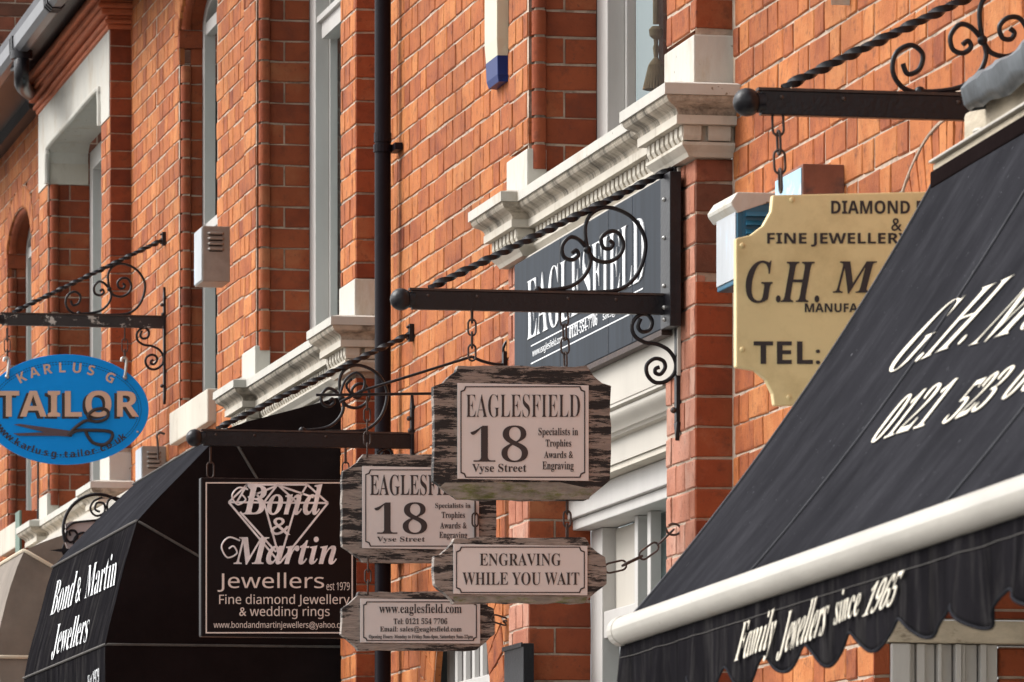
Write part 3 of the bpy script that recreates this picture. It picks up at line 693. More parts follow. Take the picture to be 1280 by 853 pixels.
# --- eaves, gutter and roof over the terrace
for root, ya, yb in ((b_shop, YB[0], YB[1]), (b_trophy, YB[1], YB[2]), (b_jewel, YB[2], YB[3]), (b_tailor, YB[3], 31.6)):
    rf = MB().prism([(-.30, ya, ZT + .10), (4.0, ya, ZT + 2.9), (4.0, ya, ZT + 2.8), (-.30, ya, ZT + .02)], Vector((0, yb - ya, 0))).obj('roof', SLATE, root)
    MB().box(-.25, .03, ya, yb, ZT, ZT + .02).box(-.27, -.2505, ya, yb, ZT - .035, ZT + .12).box(-.06, -.002, ya, yb, ZT - .06, ZT - .001).obj('soffit_board', BLACK, rf)
    gt = MB(); prof = [(-.275, ZT), (-.275, ZT - .06), (-.29, ZT - .075), (-.325, ZT - .075), (-.345, ZT - .055), (-.348, ZT - .004), (-.340, ZT - .004), (-.335, ZT - .05), (-.32, ZT - .066), (-.285, ZT - .066), (-.283, ZT)]
    gt.grid([[(x, y, z) for y in (ya, yb)] for x, z in prof]); gt.obj('gutter', BLACK if False else GUTTER, rf, smooth=True)
    if root is b_tailor:
        for y in (Yo(14, -.35), Yo(57, -.35), Yo(90, -.35)):
            cl = MB(); pr = [(-.272, ZT + .004), (-.272, ZT - .065), (-.29, ZT - .081), (-.327, ZT - .081), (-.351, ZT - .058), (-.354, ZT + .004)]
            for dy in (-.05, .0, .05):
                cl.prism([(x, y + dy, z) for x, z in pr], Vector((0, .025, 0)))
            cl.obj('gutter_joint', BLACK, rf)
        g1, g2, g3 = P(27, 66, -.31), P(27, 100, -.31), P(40, 124, -.03)
        MB().tube(spline([g1, g2, P(30, 110, -.25), P(42, 121, -.06), P(44, 130, -.045)], 6), .034, 12).tube([g1 + Vector((0, 0, .01)), g1 - Vector((0, 0, .03))], .05, 12).obj('swan_neck_pipe', BLACK, rf, smooth=True)
        MB().tube([P(0, 86, -.29), P(26, 86, -.30)], .012, 8).obj('overflow_pipe', BLACK, rf)
# taller gable at the far end
Wg_root = thing('gable_wall', 'dark old brick gable wall rising behind the gutter at the top left corner', 'wall', (1.5, 32.6, 0), )
Wg = Wall(Wg_root); Wg.ret(32.4, -.06, 3.0, 5.2, 9.2, m=BRICKD, mode='long'); MB().box(-.06, 3, 32.42, 32.75, 0, 9.2).obj('wall_core', BRICKD, Wg_root)

OCC = [[(1172, 215), (1280, 150), (1280, 760), (1100, 820), (1030, 853), (790, 853), (785, 780)],
       [(542, 457), (763, 457), (763, 620), (542, 620)], [(427, 568), (620, 568), (620, 700), (427, 700)], [(542, 672), (757, 672), (757, 753), (542, 753)],
       [(427, 740), (617, 740), (617, 812), (427, 812)], [(251, 560), (445, 560), (445, 853), (120, 853), (175, 655)], [(67, 712), (167, 612), (290, 536), (438, 497), (440, 853), (30, 853)],
       [(0, 445), (88, 440), (186, 512), (88, 580), (0, 575)], [(920, 250), (1165, 250), (980, 505), (920, 460)], [(645, 335), (838, 215), (838, 405), (645, 510)], [(0, 700), (60, 690), (60, 853), (0, 853)]]
for W in (W1, W2, W3, W4, Wg): W.finish(OCC)

# ================================================================== THINGS ON THE WALL
# --- main downpipe
px_ = 478.5; s0 = MB(); yp = Yo(px_, -.055)
dp = thing('downpipe', 'black cast iron downpipe running the full height between two shop buildings', 'downpipe', (-.055, yp, 0))
MB().tube([(-.055, yp, z) for z in (0, 1.5, 3.0, 4.5, ZT)], .0262, 18).obj('pipe', PIPE, dp, smooth=True)
for py in (-60, 186, 700):
    z = Q(px_, py, yp).z
    c = MB().tube([(-.055, yp, z - .012), (-.055, yp, z + .012)], .0305, 18).tube([(-.055, yp, z + .02), (-.055, yp, z + .05)], .0285, 18)
    c.box(-.05, -.0, yp - .012, yp + .012, z - .008, z + .008).box(-.028, -.004, yp - .075, yp + .03, z - .011, z + .011)
    c.obj('pipe_clip', PIPE, dp, smooth=False)
# --- thin cable pipe below the blue sign
yc_ = Yo(47.5, -.1)
c = MB().tube([(-.1, yc_, P(47.5, 470, -.1).z), (-.1, yc_, P(47.5, 660, -.1).z)], .005, 8).obj('cable_pipe', BLACK); tag(c, 'thin dark cable pipe running down below the left part of the blue oval sign', 'pipe')

# --- vent boxes on the wall, louvred end towards the camera
def vent_box(xc, ytop, xwall, h, depth, mats, label, slots=4, hood=False, lw=None, base=0.):
    """xc: px of the near outer corner, xwall: px where its end meets the wall"""
    y = Yo(xwall, base); top = Q(xwall, ytop, y).z; sc = proj((0, y, top))[2]
    m1, m2 = mats; ln_ = lw or .11
    t = thing('vent_box', label, 'vent box', (0, y, top - h / 2), 'vent boxes on the walls')
    body = MB().box(-depth, .0, y, y + ln_, top - h, top).obj('box_body', m2, t, bevel=.004)
    MB().box(-depth - .003, -depth - .0005, y + .004, y + ln_ - .004, top - h + .006, top - .006).obj('front_plate', m1, t, bevel=.001)
    for k in range(slots):
        z = top - h * (.13 + .095 * k)
        MB().tube([(-depth * .78, y + .001, z), (-depth * .74, y - .005, z), (-depth * .3, y - .005, z), (-depth * .26, y + .001, z)], .0052, 8).obj('louvre', m2, t, smooth=True)
        MB().box(-depth * .76, -depth * .28, y - .0012, y + .001, z - .0095, z - .0055).obj('louvre_slot', DARK, t)
    if hood:
        MB().prism([(0, y - .012, top + .012), (-depth - .005, y - .012, top + .012), (-depth - .03, y - .012, top - .02), (-depth - .001, y - .012, top - .045), (0, y - .012, top - .01)], Vector((0, ln_ + .03, 0))).obj('hood', STONEW, t, bevel=.004)
    return t
vbx = vent_box(283, 284, 318, .206, .104, (BOXW, BOXM), 'dull metal louvred vent box with flaking white front, between two tall windows', lw=.20); vbx.location.x += XS - .001
vent_box(174, 558, 208, .20, .10, (BOXW, BOXM), 'metal louvred vent box half hidden between the blue oval sign and the black dome awning', lw=.19)
def big_vent(xc, ytop, xwall, h, mats, label, hood, lw):
    y = Yo(xwall); top = Q(xwall, ytop, y).z; depth = -(P(0, 0, 0).x) or 0
    # outward reach so that the near corner projects at xc
    sc = proj((0, y, top))[2]; depth = (xwall - xc) / (sc * CT)
    t = thing('vent_box', label, 'vent box', (0, y, top - h / 2), 'vent boxes on the walls')
    MB().box(-depth, 0, y, y + lw, top - h, top).obj('box_body', mats[1], t, bevel=.003)
    MB().box(-depth - .003, -depth - .0005, y + .006, y + lw - .006, top - h + .012, top - .008).obj('front_plate', mats[0], t, bevel=.001)
    if len(mats) > 2:
        MB().box(-depth + .014, -.012, y - .003, y - .0005, top - h + .014, top - .02).obj('louvre_frame', mats[2], t)
        for k in range(7):
            z = top - .035 - k * .021
            MB().prism([(-depth + .020, y - .003, z), (-depth + .020, y - .014, z - .012), (-depth + .020, y - .003, z - .014)], Vector((depth - .038, 0, 0))).obj('louvre', mats[2], t)
    if hood:
        MB().prism([(0, y - .004, top + .010), (-depth, y - .004, top + .010), (-depth - .016, y - .004, top - .014), (-depth - .014, y - .004, top - .022), (-depth, y - .004, top - .04), (0, y - .004, top - .004)], Vector((0, lw + .04, 0))).obj('hood', STONEW, t, bevel=.003)
    return t
big_vent(921, 247, 975, .205, (BOXW, BOXB, BOXB), 'white and teal vent box with blue louvres, left of and behind the yellow sign', True, .21)
big_vent(1003, 206, 1056, .20, (BOXL, BOXR), 'vent box with pale blue front and brown side rising above the yellow sign', False, .26)
# --- alarm box
yA = Yo(636); zt = 5.0
al = thing('alarm_box', 'cream alarm bell box with a dark blue foot high on the wall', 'alarm box', (0, yA, 4.6))
za, zb_, zc_ = Q(622, -40, yA).z, Q(622, 69, yA).z, Q(622, 101, yA).z
ya2 = Yo(606, -.035)
def taper(z0, z1, sh, name, m):
    b = MB(); d = .036
    def rng(z, e): return [(-.001, yA + e, z), (-d + e, yA + e * 2, z), (-d + e, ya2 - e * 2, z), (-.001, ya2 - e, z)]
    rows = [rng(z, e) for z, e in sh]; b.grid([r + [r[0]] for r in rows]); i = len(b.v); b.v += rows[0] + rows[-1]; b.f += [(i, i + 1, i + 2, i + 3), (i + 4, i + 5, i + 6, i + 7)]
    b.obj(name, m, al, bevel=.003)
taper(0, 0, [(za + .1, .002), (za, 0), (zb_ + .05, 0), (zb_ + .0005, .003)], 'housing', BELL)
taper(0, 0, [(zb_, .0025), (zb_ - .055, .004), (zc_, .009)], 'blue_foot', BELLB)

# --- long slate grey shop sign
XB = -.128
yL, yR = Yo(643, XB), Yo(838, XB)
zT = (P(838, 214, XB).z + P(643, 334, XB).z) / 2; zB = P(838, 406, XB).z
sg = thing('shop_fascia_sign', 'long slate grey wall sign with a big white serif name under the cornice', 'shop sign', (XB, (yL + yR) / 2, (zT + zB) / 2))
MB().box(XB, -.102, yR, yL, zB, zT).obj('sign_board', NAVY, sg, bevel=.002)
yE = Yo(826, XB - .003)
ed = MB().box(XB - .004, -.103, yR - .012, yE, zB - .004, zT + .003).obj('edge_strip', BLACK, sg, bevel=.002)
MB().box(XB - .001, -.103, yE + .001, yL + .004, zB - .016, zB - .002).obj('lower_edge', RUSTY, sg)
for py in (250, 298, 358, 385, 400): MB().sphere((XB - .005, (yR + yE) / 2, P(832, py, XB).z), .006, 8, 6).obj('screw', GALV, sg, smooth=True)
for px in (700, 760, 790): MB().box(XB - .0008, XB, Yo(px, XB) - .0015, Yo(px, XB) + .0015, zB + .002, zT - .002).obj('panel_joint', BLACK, sg)
def textp(s, kind, x0, y0b, x1, y0t, X, m, parent, **k):
    """text running along the wall plane x = X; ink from px x0 to x1; y0b / y0t bottom and top at the left end"""
    O = P(x0, y0b, X); T = P(x0, y0t, X); E_ = P(x1, 0, X)
    return text(s, kind, O, Vector((0, E_.y - O.y, 0)), Vector((0, 0, T.z - O.z)), Vector((-1, 0, 0)), m, parent, **k)
textp('EAGLESFIELD', 'serif', 660, 427, 807, 351, XB, LETW, sg, off=-.012, h=.003)
def pl(x0, y, x1, m, parent, X, wpx=2.2):
    a = P(x0, y, X); b = Yo(x1, X); h = wpx / proj(a)[2]
    return MB().box(X - .001, X, b, a.y, a.z - h / 2, a.z + h / 2).obj('rule_line', m, parent)
pl(664, 433, 804, LETW, sg, XB, 1.6); pl(664, 455, 804, LETW, sg, XB, 1.6)
textp('www.eaglesfield.com', 'ns', 666, 449, 704, 437, XB, LETW, sg)
textp('0121-554-7706', 'serif', 712, 424, 747, 409, XB, LETW, sg)
textp('sales@eaglesfield.com', 'ns', 754, 404, 805, 390, XB, LETW, sg)

# --- black board low on the pier
X_ = -.125; y1 = Yo(654, X_); y2 = Yo(630, X_); z1 = P(654, 804, X_).z
bb = thing('menu_board', 'black wall board low on the pink brick pier, below the small engraving sign', 'board', (X_, y1, z1 - .3))
MB().box(X_, -.094, y1, y2, z1 - .6, z1).obj('board', BLACK, bb, bevel=.003); MB().box(X_ - .006, X_ - .001, y1 + .0, y2 - .0, z1 - .01, z1 + .002).obj('frame_edge', BLACK, bb)
textq('m', 'sansb', 638, 847, 644, 853, y1 - .001, LETW, bb) if False else None

# ================================================================== SIGN BRACKETS
def bracket_proto():
    """local axes: origin on the wall at the bar's top, -x out to the street.  px measured on the nearest complete bracket"""
    S0 = 504.0
    L_ = lambda px, py: Vector(((px - 848) / S0, 0, (370.5 - py - (848 - px) * .022) / S0))
    root = thing('sign_bracket', '', 'bracket', (0, 0, 0), 'wrought iron sign brackets')
    l, r = L_(512, 0).x, 0
    bar = MB().box(L_(508, 0).x, .008, -.011, .011, -.046, .0).obj('bar', BLACK, root, bevel=.002)
    MB().box(L_(505, 0).x, .006, -.013, .013, .0005, .006).obj('bar_cap', RUSTY, root)
    c = L_(495, 376); MB().sphere((c.x, 0, -.022), .0275, 20, 14).tube([(c.x + .02, 0, -.022), (c.x + .034, 0, -.022)], .02, 14).obj('ball_finial', BLACK, root, smooth=True)
    # twisted tie rod
    a, b = L_(530, 360), L_(846, 208); b.z += 0; n = 150; d = (b - a); t = d.normalized(); u = Vector((0, 1, 0)); v = t.cross(u); tw = MB(); rows = []
    for i in range(n + 1):
        p = a + d * i / n; ang = 2 * pi * 5.6 * i / n
        k = .0112 if i > 3 else .009
        rows.append([p + (u * cos(ang + j * pi / 2) + v * sin(ang + j * pi / 2)) * k * (1.0 if j % 2 == 0 else .8) for j in (0, 1, 2, 3, 0)])
    tw.grid(rows); tw.obj('tie_rod', BLACK, root, smooth=True)
    MB().box(b.x - .012, b.x + .004, -.014, .014, b.z - .028, b.z + .028).obj('rod_plate', BLACK, root, bevel=.002)
    for dz in (.018, -.018): MB().sphere((b.x - .016, -.004, b.z + dz), .005, 8, 6).obj('bolt', RUSTY, root, smooth=True)
    def sc(pts, r=.0052, name='scroll'):
        q = spline([L_(640 + x / 3, 284 + y / 3) for x, y in pts], 7); n_ = len(q)
        return MB().tube(q, [r] * n_, 8).obj(name, BLACK, root, smooth=True)
    s1 = sc([(275, 85), (240, 47), (205, 38), (177, 70), (183, 110), (214, 122), (238, 105), (230, 86), (213, 97)])
    s2 = sc([(275, 85), (284, 130), (262, 180), (215, 218), (150, 233), (85, 236)])
    s3 = sc([(275, 85), (266, 40), (266, -10), (290, -52), (340, -74), (400, -62), (455, -25), (492, 40), (490, 110), (460, 180), (405, 228), (330, 242), (150, 242)])
    s4 = sc([(275, 85), (300, 120), (350, 130), (395, 105), (410, 62), (388, 20), (352, 17), (325, 42), (333, 75), (358, 80), (370, 62), (356, 48)])
    sc([(476, 342), (466, 370), (480, 390), (510, 384), (520, 352), (500, 326), (466, 332), (443, 365), (452, 405), (490, 430), (540, 438), (585, 462), (610, 505), (604, 548), (570, 578), (530, 580), (502, 552), (500, 515), (530, 492), (562, 500), (570, 525), (552, 550), (533, 545), (533, 530), (548, 524)])
    c = L_(731, 312); MB().sphere((c.x, 0, c.z), .0105, 10, 8).obj('scroll_rivet', BLACK, root, smooth=True)
    c = L_(668, 363); MB().sphere((c.x, 0, c.z), .0115, 10, 8).box(c.x - .008, c.x + .008, -.008, .008, c.z - .012, c.z + .004).obj('scroll_rivet', BLACK, root, smooth=True)
    zt_, zb2 = L_(848, 330).z, L_(848, 528).z
    MB().box(-.010, .002, -.013, .013, zb2, zt_).prism([(-.01, -.020, zt_), (-.01, .020, zt_), (-.01, 0, zt_ + .045)], Vector((.010, 0, 0))).prism([(-.01, -.020, zb2), (-.01, .020, zb2), (-.01, 0, zb2 - .045)], Vector((.010, 0, 0))).obj('wall_strap', BLACK, root, bevel=.0015)
    for q_ in ((-.016, -.006, zt_ - .03), (-.016, -.006, zb2 + .03), (-.012, -.004, .012)): MB().sphere(q_, .008, 8, 6).obj('bolt', RUSTY, root, smooth=True)
    for x in (528, 590, 705, 766): MB().sphere((L_(x, 0).x, -.0115, -.012), .0045, 8, 6).obj('bolt', RUSTY, root, smooth=True)
    return root
SPOTS = [  # wall px, wall plane, y px of the bar's top at the wall, label
    (849, XS - .001, 371, 'black iron scroll bracket with ball end above the nearest number 18 sign'),
    (517, -.001, 543.5, 'black iron sign bracket low over the diamond jewellers sign and dome awning'),
    (207, -.001, 397, 'thin black bracket with peeling paint holding the blue oval sign'),
    (None, 0, 120, 'largest black scroll bracket, top right, above the yellow sign')]
proto = bracket_proto(); BR = []
for i, (px, X, py, lab) in enumerate(SPOTS):
    o = proto if i == 0 else copy_tree(proto)
    if px: p = P(px, py, X)
    else:
        # plane where the scale is 657 px per metre
        Z = FP / 643; a = (1372 - 640) / FP; y = Z * (CT - ST * a); p = Vector((-.001, y, CZ + (HY - py) / 643 - .010))
    o.location = p; o['label'] = lab; BR.append(p)
    if i >= 2:
        crl = MB().tube(spline([((x - 207) / 304, 0, (394.6 - y_) / 304) for x, y_ in ((99, 393.5), (88, 390), (82, 381), (84, 370), (93, 365), (100, 370), (98, 379), (91, 382), (88, 376))], 7), .0052, 8).mesh('scroll', BLACK, True)
        co_ = bpy.data.objects.new('scroll', crl); COL.objects.link(co_); co_.parent = o
    if i == 2:
        for ch in o.children:
            if ch.name.startswith('bar') and 'cap' not in ch.name: ch.data = ch.data.copy(); ch.data.materials[0] = PEEL; ch['label'] = 'bar with white patches of peeling paint'
Y18, YJ, YT, YG = [p.y for p in BR]

# --- chains
def link_mesh(L, wd, r, m, k=8):
    pts = []; R_ = wd / 2
    for i in range(7): a = -pi / 2 + pi * i / 6; pts.append((R_ * sin(a), 0, L / 2 - R_ + R_ * cos(a)))
    for i in range(7): a = pi / 2 + pi * i / 6; pts.append((R_ * sin(a), 0, -(L / 2 - R_) + R_ * cos(a)))
    return MB().tube(pts, r, k, closed=True).mesh('chain_link', m, smooth=True)
LM = {}
def chain(a, b, label, L=.040, wd=.019, r=.0026, m=None, sag=0, group='short chains that hang the signs', cat='chain'):
    m = m or RUSTY; a, b = Vector(a), Vector(b); key = (L, wd, m.name)
    if key not in LM: LM[key] = link_mesh(L, wd, r, m)
    t = thing('chain', label, cat, a, group); d = b - a; n = max(1, round(d.length / (L * .80)))
    pts = [a + d * i / n + Vector((0, 0, -sag * 4 * (i / n) * (1 - i / n))) for i in range(n + 1)]
    for i in range(n):
        p = (pts[i] + pts[i + 1]) / 2; dr = (pts[i + 1] - pts[i]).normalized()
        o = bpy.data.objects.new('chain_link', LM[key]); COL.objects.link(o); o.parent = t; o.matrix_parent_inverse = Matrix.Translation(-a)
        q = Vector((0, 0, 1)).rotation_difference(dr); M = q.to_matrix().to_4x4() @ Matrix.Rotation(radians(12 if i % 2 == 0 else 84) + random.uniform(-.15, .15), 4, 'Z')
        o.matrix_basis = Matrix.Translation(p) @ M
    return t

# ================================================================== HANGING SIGNS
def board_pts(x0, y0, x1, y1, cx, cy, concave=True):
    """outline in px: notched corners"""
    out = []
    for X, Y_, sx, sy in ((x0, y0, 1, 1), (x1, y0, -1, 1), (x1, y1, -1, -1), (x0, y1, 1, -1)):
        k = (.90, .68, .36) if sy > 0 else (.85, .52, .24); j = (.22, .52, .84) if sy > 0 else (.2, .5, .8)
        q = [(X + sx * cx, Y_)] + [(X + sx * cx * k[i], Y_ + sy * cy * j[i]) for i in range(3)] + [(X, Y_ + sy * cy)]
        if sx * sy > 0: q.reverse()
        out += q
    return out
def wood_sign(name, lab, x0, y0, x1, y1, plate, Y, cx, cy, mats, grp, th=.034, algae=False):
    c = Q((x0 + x1) / 2, (y0 + y1) / 2, Y); t = thing(name, lab, 'hanging sign', c, grp)
    pts = [Q(px, py, Y) for px, py in board_pts(x0, y0, x1, y1, cx, cy)]
    # ragged, weathered edge
    rr = random.Random(int(x0 * 7 + y0)); pp = []
    for i in range(len(pts)):
        a, b = pts[i], pts[(i + 1) % len(pts)]; n = max(1, int((b - a).length / .03))
        for k in range(n): pp.append(a + (b - a) * k / n + Vector((rr.uniform(-.0022, .0022), 0, rr.uniform(-.0022, .0022))))
    MB().prism(pp, Vector((0, th, 0))).obj('board', mats, t, bevel=.0015)
    X0, Y0_, X1, Y1_ = plate; a = Q(X0, Y0_, Y); b = Q(X1, Y1_, Y)
    MB().box(a.x, b.x, Y - .004, Y - .0005, a.z, b.z).obj('plate', PLATE, t, bevel=.001)
    return t
YS1 = Y18 - .015
t = wood_sign('hanging_sign', 'nearest weathered wooden number 18 sign, hanging from the bracket over the street centre', 542.5, 458, 763.5, 625, (571.5, 479, 735.5, 601.5), YS1, 30, 24, WOOD, 'wooden signs on chains')
b = MB(); x_a, x_b = Q(566, 0, YS1).x, Q(738, 0, YS1).x
mo = [Q(x, y, YS1 - .0006) for x, y in ((571, 624.6), (550, 609), (556, 603.5), (700, 603), (742, 612), (736, 624.6))]
MB().prism(mo, Vector((0, .0005, 0))).obj('bare_lower_edge', ALGAE, t)
K_ = YS1 - .0042
ring_q(575.5, 483, 731.5, 597.5, 1.4, K_, INK, t)
tx = [('EAGLESFIELD', 'serif', 582.5, 493, 725, 522, -.014), ('18', 'serif', 588, 532, 660, 578, -.014), ('Vyse Street', 'serif', 590, 580, 658, 593, -.004)]
for s, k, x0, y0, x1, y1, of in tx: textq(s, k, x0, y0, x1, y1, K_, INK, t, off=of)
for s, x0, y0, x1, y1 in (('Specialists in', 673, 535, 722.5, 547), ('Trophies', 682, 549.5, 714, 561), ('Awards &', 680, 564, 716, 573), ('Engraving', 678, 577, 717, 590)): textq(s, 'serif', x0, y0, x1, y1, K_, INK, t, off=-.003)
# lower sign of the nearest pair
t = wood_sign('hanging_sign', 'small weathered wooden engraving sign hung by chain under the nearest number 18 sign', 542.5, 672, 757.5, 754, (566.5, 680.5, 734, 744.5), YS1, 26, 24, WOODB, 'wooden signs on chains')
MB().prism([Q(x, y, YS1 - .0006) for x, y in ((569, 753.6), (566, 746), (640, 745.5), (734, 746.5), (731, 753.6))], Vector((0, .0005, 0))).obj('mossy_lower_edge', ALGAE, t)
ring_q(570, 683.5, 731, 741.5, 1.3, K_, INK, t)
textq('ENGRAVING', 'serif', 599.5, 692, 701, 707.5, K_, INK, t, off=-.008); textq('WHILE YOU WAIT', 'serif', 578, 715.5, 724, 731.5, K_, INK, t, off=-.008)
# second pair further down the street
s2 = 428.0; xw = s2 / .2907 + VX; Y2 = FP / s2 * (CT - ST * (xw - 640) / FP); K2 = Y2 - .0042
t = wood_sign('hanging_sign', 'second wooden number 18 sign, partly hidden behind the nearest one', 428, 568, 621, 703, (452.5, 583, 598.5, 687.5), Y2, 26, 20, WOODB, 'wooden signs on chains')
ring_q(456.5, 587, 594, 683.5, 1.2, K2, INK, t)
textq('EAGLESFIELD', 'serif', 462.5, 593.5, 589, 619.5, K2, INK, t, off=-.006); textq('18', 'serif', 468, 628, 534, 668, K2, INK, t, off=-.012); textq('Vyse Street', 'serif', 471, 671, 531, 679, K2, INK, t, off=-.006)
for s, x0, y0, x1, y1 in (('Specialists in', 544, 629, 588, 637), ('Trophies', 552, 640, 581, 650), ('Awards &', 550, 653, 583, 661), ('Engraving', 549, 665, 584, 675)): textq(s, 'serif', x0, y0, x1, y1, K2, INK, t, off=-.003)
t = wood_sign('hanging_sign', 'lowest wooden sign with the shop web address on its plate, left of the engraving sign', 427, 740, 618, 813, (450, 748.5, 600, 805), Y2, 22, 20, WOODB, 'wooden signs on chains')
ring_q(454, 752, 596, 801.5, 1.2, K2, INK, t, r=4)
for s, x0, y0, x1, y1 in (('www.eaglesfield.com', 474, 755, 577, 770), ('Tel: 0121 554 7706', 492, 773, 559, 780.5), ('Email: sales@eaglesfield.com', 475, 783, 577, 791.5), ('Opening Hours: Monday to Friday 9am-4pm, Saturdays 9am-12pm', 461, 793.5, 591, 799.5)): textq(s, 'serif', x0, y0, x1, y1, K2, INK, t, off=-.003)
# slim bracket that carries the second pair
sb = thing('slim_bracket', 'slim iron rod bracket behind the nearest wooden sign, with one small scroll', 'bracket', Q(640, 492, Y2))
MB().tube([Q(395, 494, Y2), Q(640, 491, Y2)], .0042, 8).obj('bar', BLACK, sb, smooth=True)
MB().tube([Q(425, 503, Y2), Q(452, 489, Y2), Q(590, 446, Y2)], .0042, 8).obj('stay_rod', BLACK, sb, smooth=True)
MB().tube(spline([Q(x, y, Y2) for x, y in ((590, 446), (604, 452), (625, 456), (643, 453), (650, 440), (645, 428), (634, 427), (629, 437), (634, 446), (640, 441))], 6), .0046, 8).obj('scroll', BLACK, sb, smooth=True)
MB().tube(spline([Q(x, y, Y2) for x, y in ((425, 494), (432, 475), (446, 466), (456, 476), (452, 490), (440, 492), (433, 482), (440, 474))], 6), .004, 8).obj('scroll', BLACK, sb, smooth=True)
MB().box(-.012, -.001, Y2 - .012, Y2 + .012, Q(640, 520, Y2).z, Q(640, 440, Y2).z).obj('wall_strap', BLACK, sb)
# chains of the four wooden signs
chain(Q(590, 386, Y18), Q(590, 449, Y18), 'left chain of the nearest number 18 sign, hanging from the ball end of the bar')
chain(Q(705, 389, Y18), Q(707, 459, Y18), 'right chain of the nearest number 18 sign')
chain(Q(709, 625, Y18), Q(709, 673, Y18), 'short chain linking the nearest number 18 sign to the engraving sign')
chain(Q(759, 711, Y18), (XS - .01, Y18 + .02, Q(846, 661, Y18).z), 'sagging stay chain from the engraving sign to the brick pier', L=.058, wd=.024, sag=.02)
MB_ = MB().tube([Q(842 + 9 * cos(a), 662 + 7 * sin(a), Y18) for a in [pi * i / 8 for i in range(-6, 9)]] , .003, 8).tube([Q(850, 661, Y18), Vector((XS + .01, Y18, Q(850, 661, Y18).z))], .003, 8)
tag(MB_.obj('wall_hook', RUSTY, smooth=True), 'rusty ring hook in the brick pier at the end of the stay chain', 'hook')
chain(Q(459, 497, Y2), Q(459, 570, Y2), 'thin chain above the left end of the second number 18 sign')
chain(Q(589, 626, Y2), Q(600, 672, Y2), 'short chain showing between the nearest and second number 18 signs') if False else None
chain(Q(460, 700, Y2), Q(460, 741, Y2), 'short chain between the second number 18 sign and the web address sign')
chain(Q(594, 628, Y2 - .02), Q(594, 672, Y2 - .02), 'short chain over the right end of the second number 18 sign plate')
chain(Q(618, 773, Y2), Q(646, 782, Y2), 'two link stay chain between the web address sign and the wall', L=.05, wd=.022)

# --- jewellers sign with the diamond
YJs = YJ - .01; a, b = Q(251, 597, YJs), Q(446, 798, YJs)
js = thing('hanging_sign', 'black jewellers sign with silver diamond drawing, hanging before the dome awning', 'hanging sign', (a + b) / 2)
MB().box(a.x, b.x, YJs, YJs + .045, a.z, b.z).obj('board', SIGNB, js, bevel=.005)
ring_q(257, 603, 441, 792, 1.6, YJs - .001, PINKL, js, r=0)
KJ = YJs - .0012
dl = [((309, 606), (384, 606)), ((384, 606), (410, 629)), ((410, 629), (350, 704)), ((350, 704), (286, 628)), ((286, 628), (309, 606)), ((286, 628), (410, 629)), ((309, 606), (330, 628)), ((347, 606), (330, 628)), ((347, 606), (371, 628)), ((384, 606), (371, 628)), ((330, 628), (350, 700)), ((371, 628), (350, 700)), ((309, 606), (296, 628)), ((300, 640), (345, 690)), ((347, 607), (310, 622)), ((348, 607), (392, 622))]
dm = MB()
for (x0, y0), (x1, y1) in dl:
    p, q = Vector((x0, y0)), Vector((x1, y1)); n = (q - p).orthogonal().normalized() * 1.25
    dm.prism([Q(*(p + n), KJ - .0002), Q(*(q + n), KJ - .0002), Q(*(q - n), KJ - .0002), Q(*(p - n), KJ - .0002)], Vector((0, .0011, 0)))
dm.obj('diamond_drawing', SILVER, js)
KJ2 = KJ - .0014
textq('Bond', 'bi', 303, 605, 403, 644, KJ2, SILVER, js, off=.004); textq('&', 'ns', 338, 647, 363, 669, KJ2, SILVER, js)
textq('Martin', 'bi', 292, 671, 421, 706, KJ2, SILVER, js, off=.004)
for pts in ([(310, 612), (298, 610), (290, 620), (297, 631), (307, 625), (302, 618)], [(300, 676), (286, 672), (277, 683), (284, 697), (296, 692), (292, 683), (286, 686)]):
    MB().tube(spline([Q(x, y, KJ2) for x, y in pts], 6), .0028, 6).obj('flourish', SILVER, js)
textq('Jewellers', 'ns', 272, 716, 405, 740, KJ2, PINKL, js); textq('est 1979', 'ns', 408, 728, 437, 738, KJ2, PINKL, js)
textq('Fine diamond Jewellery', 'ns', 274, 743, 437, 759, KJ2, PINKL, js); textq('& wedding rings', 'ns', 299, 758, 412, 774, KJ2, PINKL, js)
textq('www.bondandmartinjewellers@yahoo.com', 'ns', 267, 777, 437, 787.5, KJ2, PINKL, js)
for x in (263, 432): chain(Q(x, 560, YJ), Q(x, 597, YJ), 'left galvanised hook chain of the diamond jewellers sign' if x < 300 else 'right chain of the diamond jewellers sign, beside the second number 18 sign', L=.05, wd=.022)

# --- blue oval tailor sign
YTs = YT - .008; cx, cy, rx, ry = 82.5, 512, 103.5, 69
ts = thing('hanging_sign', 'bright blue oval tailor sign with copper letters and a pair of scissors', 'hanging sign', Q(cx, cy, YTs))
el_ = lambda f, n=64, Yv=YTs: [Q(cx + rx * f * cos(2 * pi * i / n), cy + (ry * f if f == 1 else ry - rx * (1 - f)) * sin(2 * pi * i / n), Yv) for i in range(n)]
MB().prism(el_(1), Vector((0, .02, 0))).obj('board', BLUE, ts, bevel=.002)
st = MB(); n = 150
for off_ in (9.5, 12.5):
    for i in range(n):
        a0 = 2 * pi * i / n; a1 = a0 + 2 * pi / n * .6; q = []
        for aa, w_ in ((a0, -.35), (a1, -.35), (a1, .35), (a0, .35)): q.append(Q(cx + (rx - off_ + w_) * cos(aa), cy + (ry - off_ + w_) * sin(aa), YTs - .001))
        st.add(q, [(0, 1, 2, 3)])
st.obj('stitch_line', BLACK, ts)
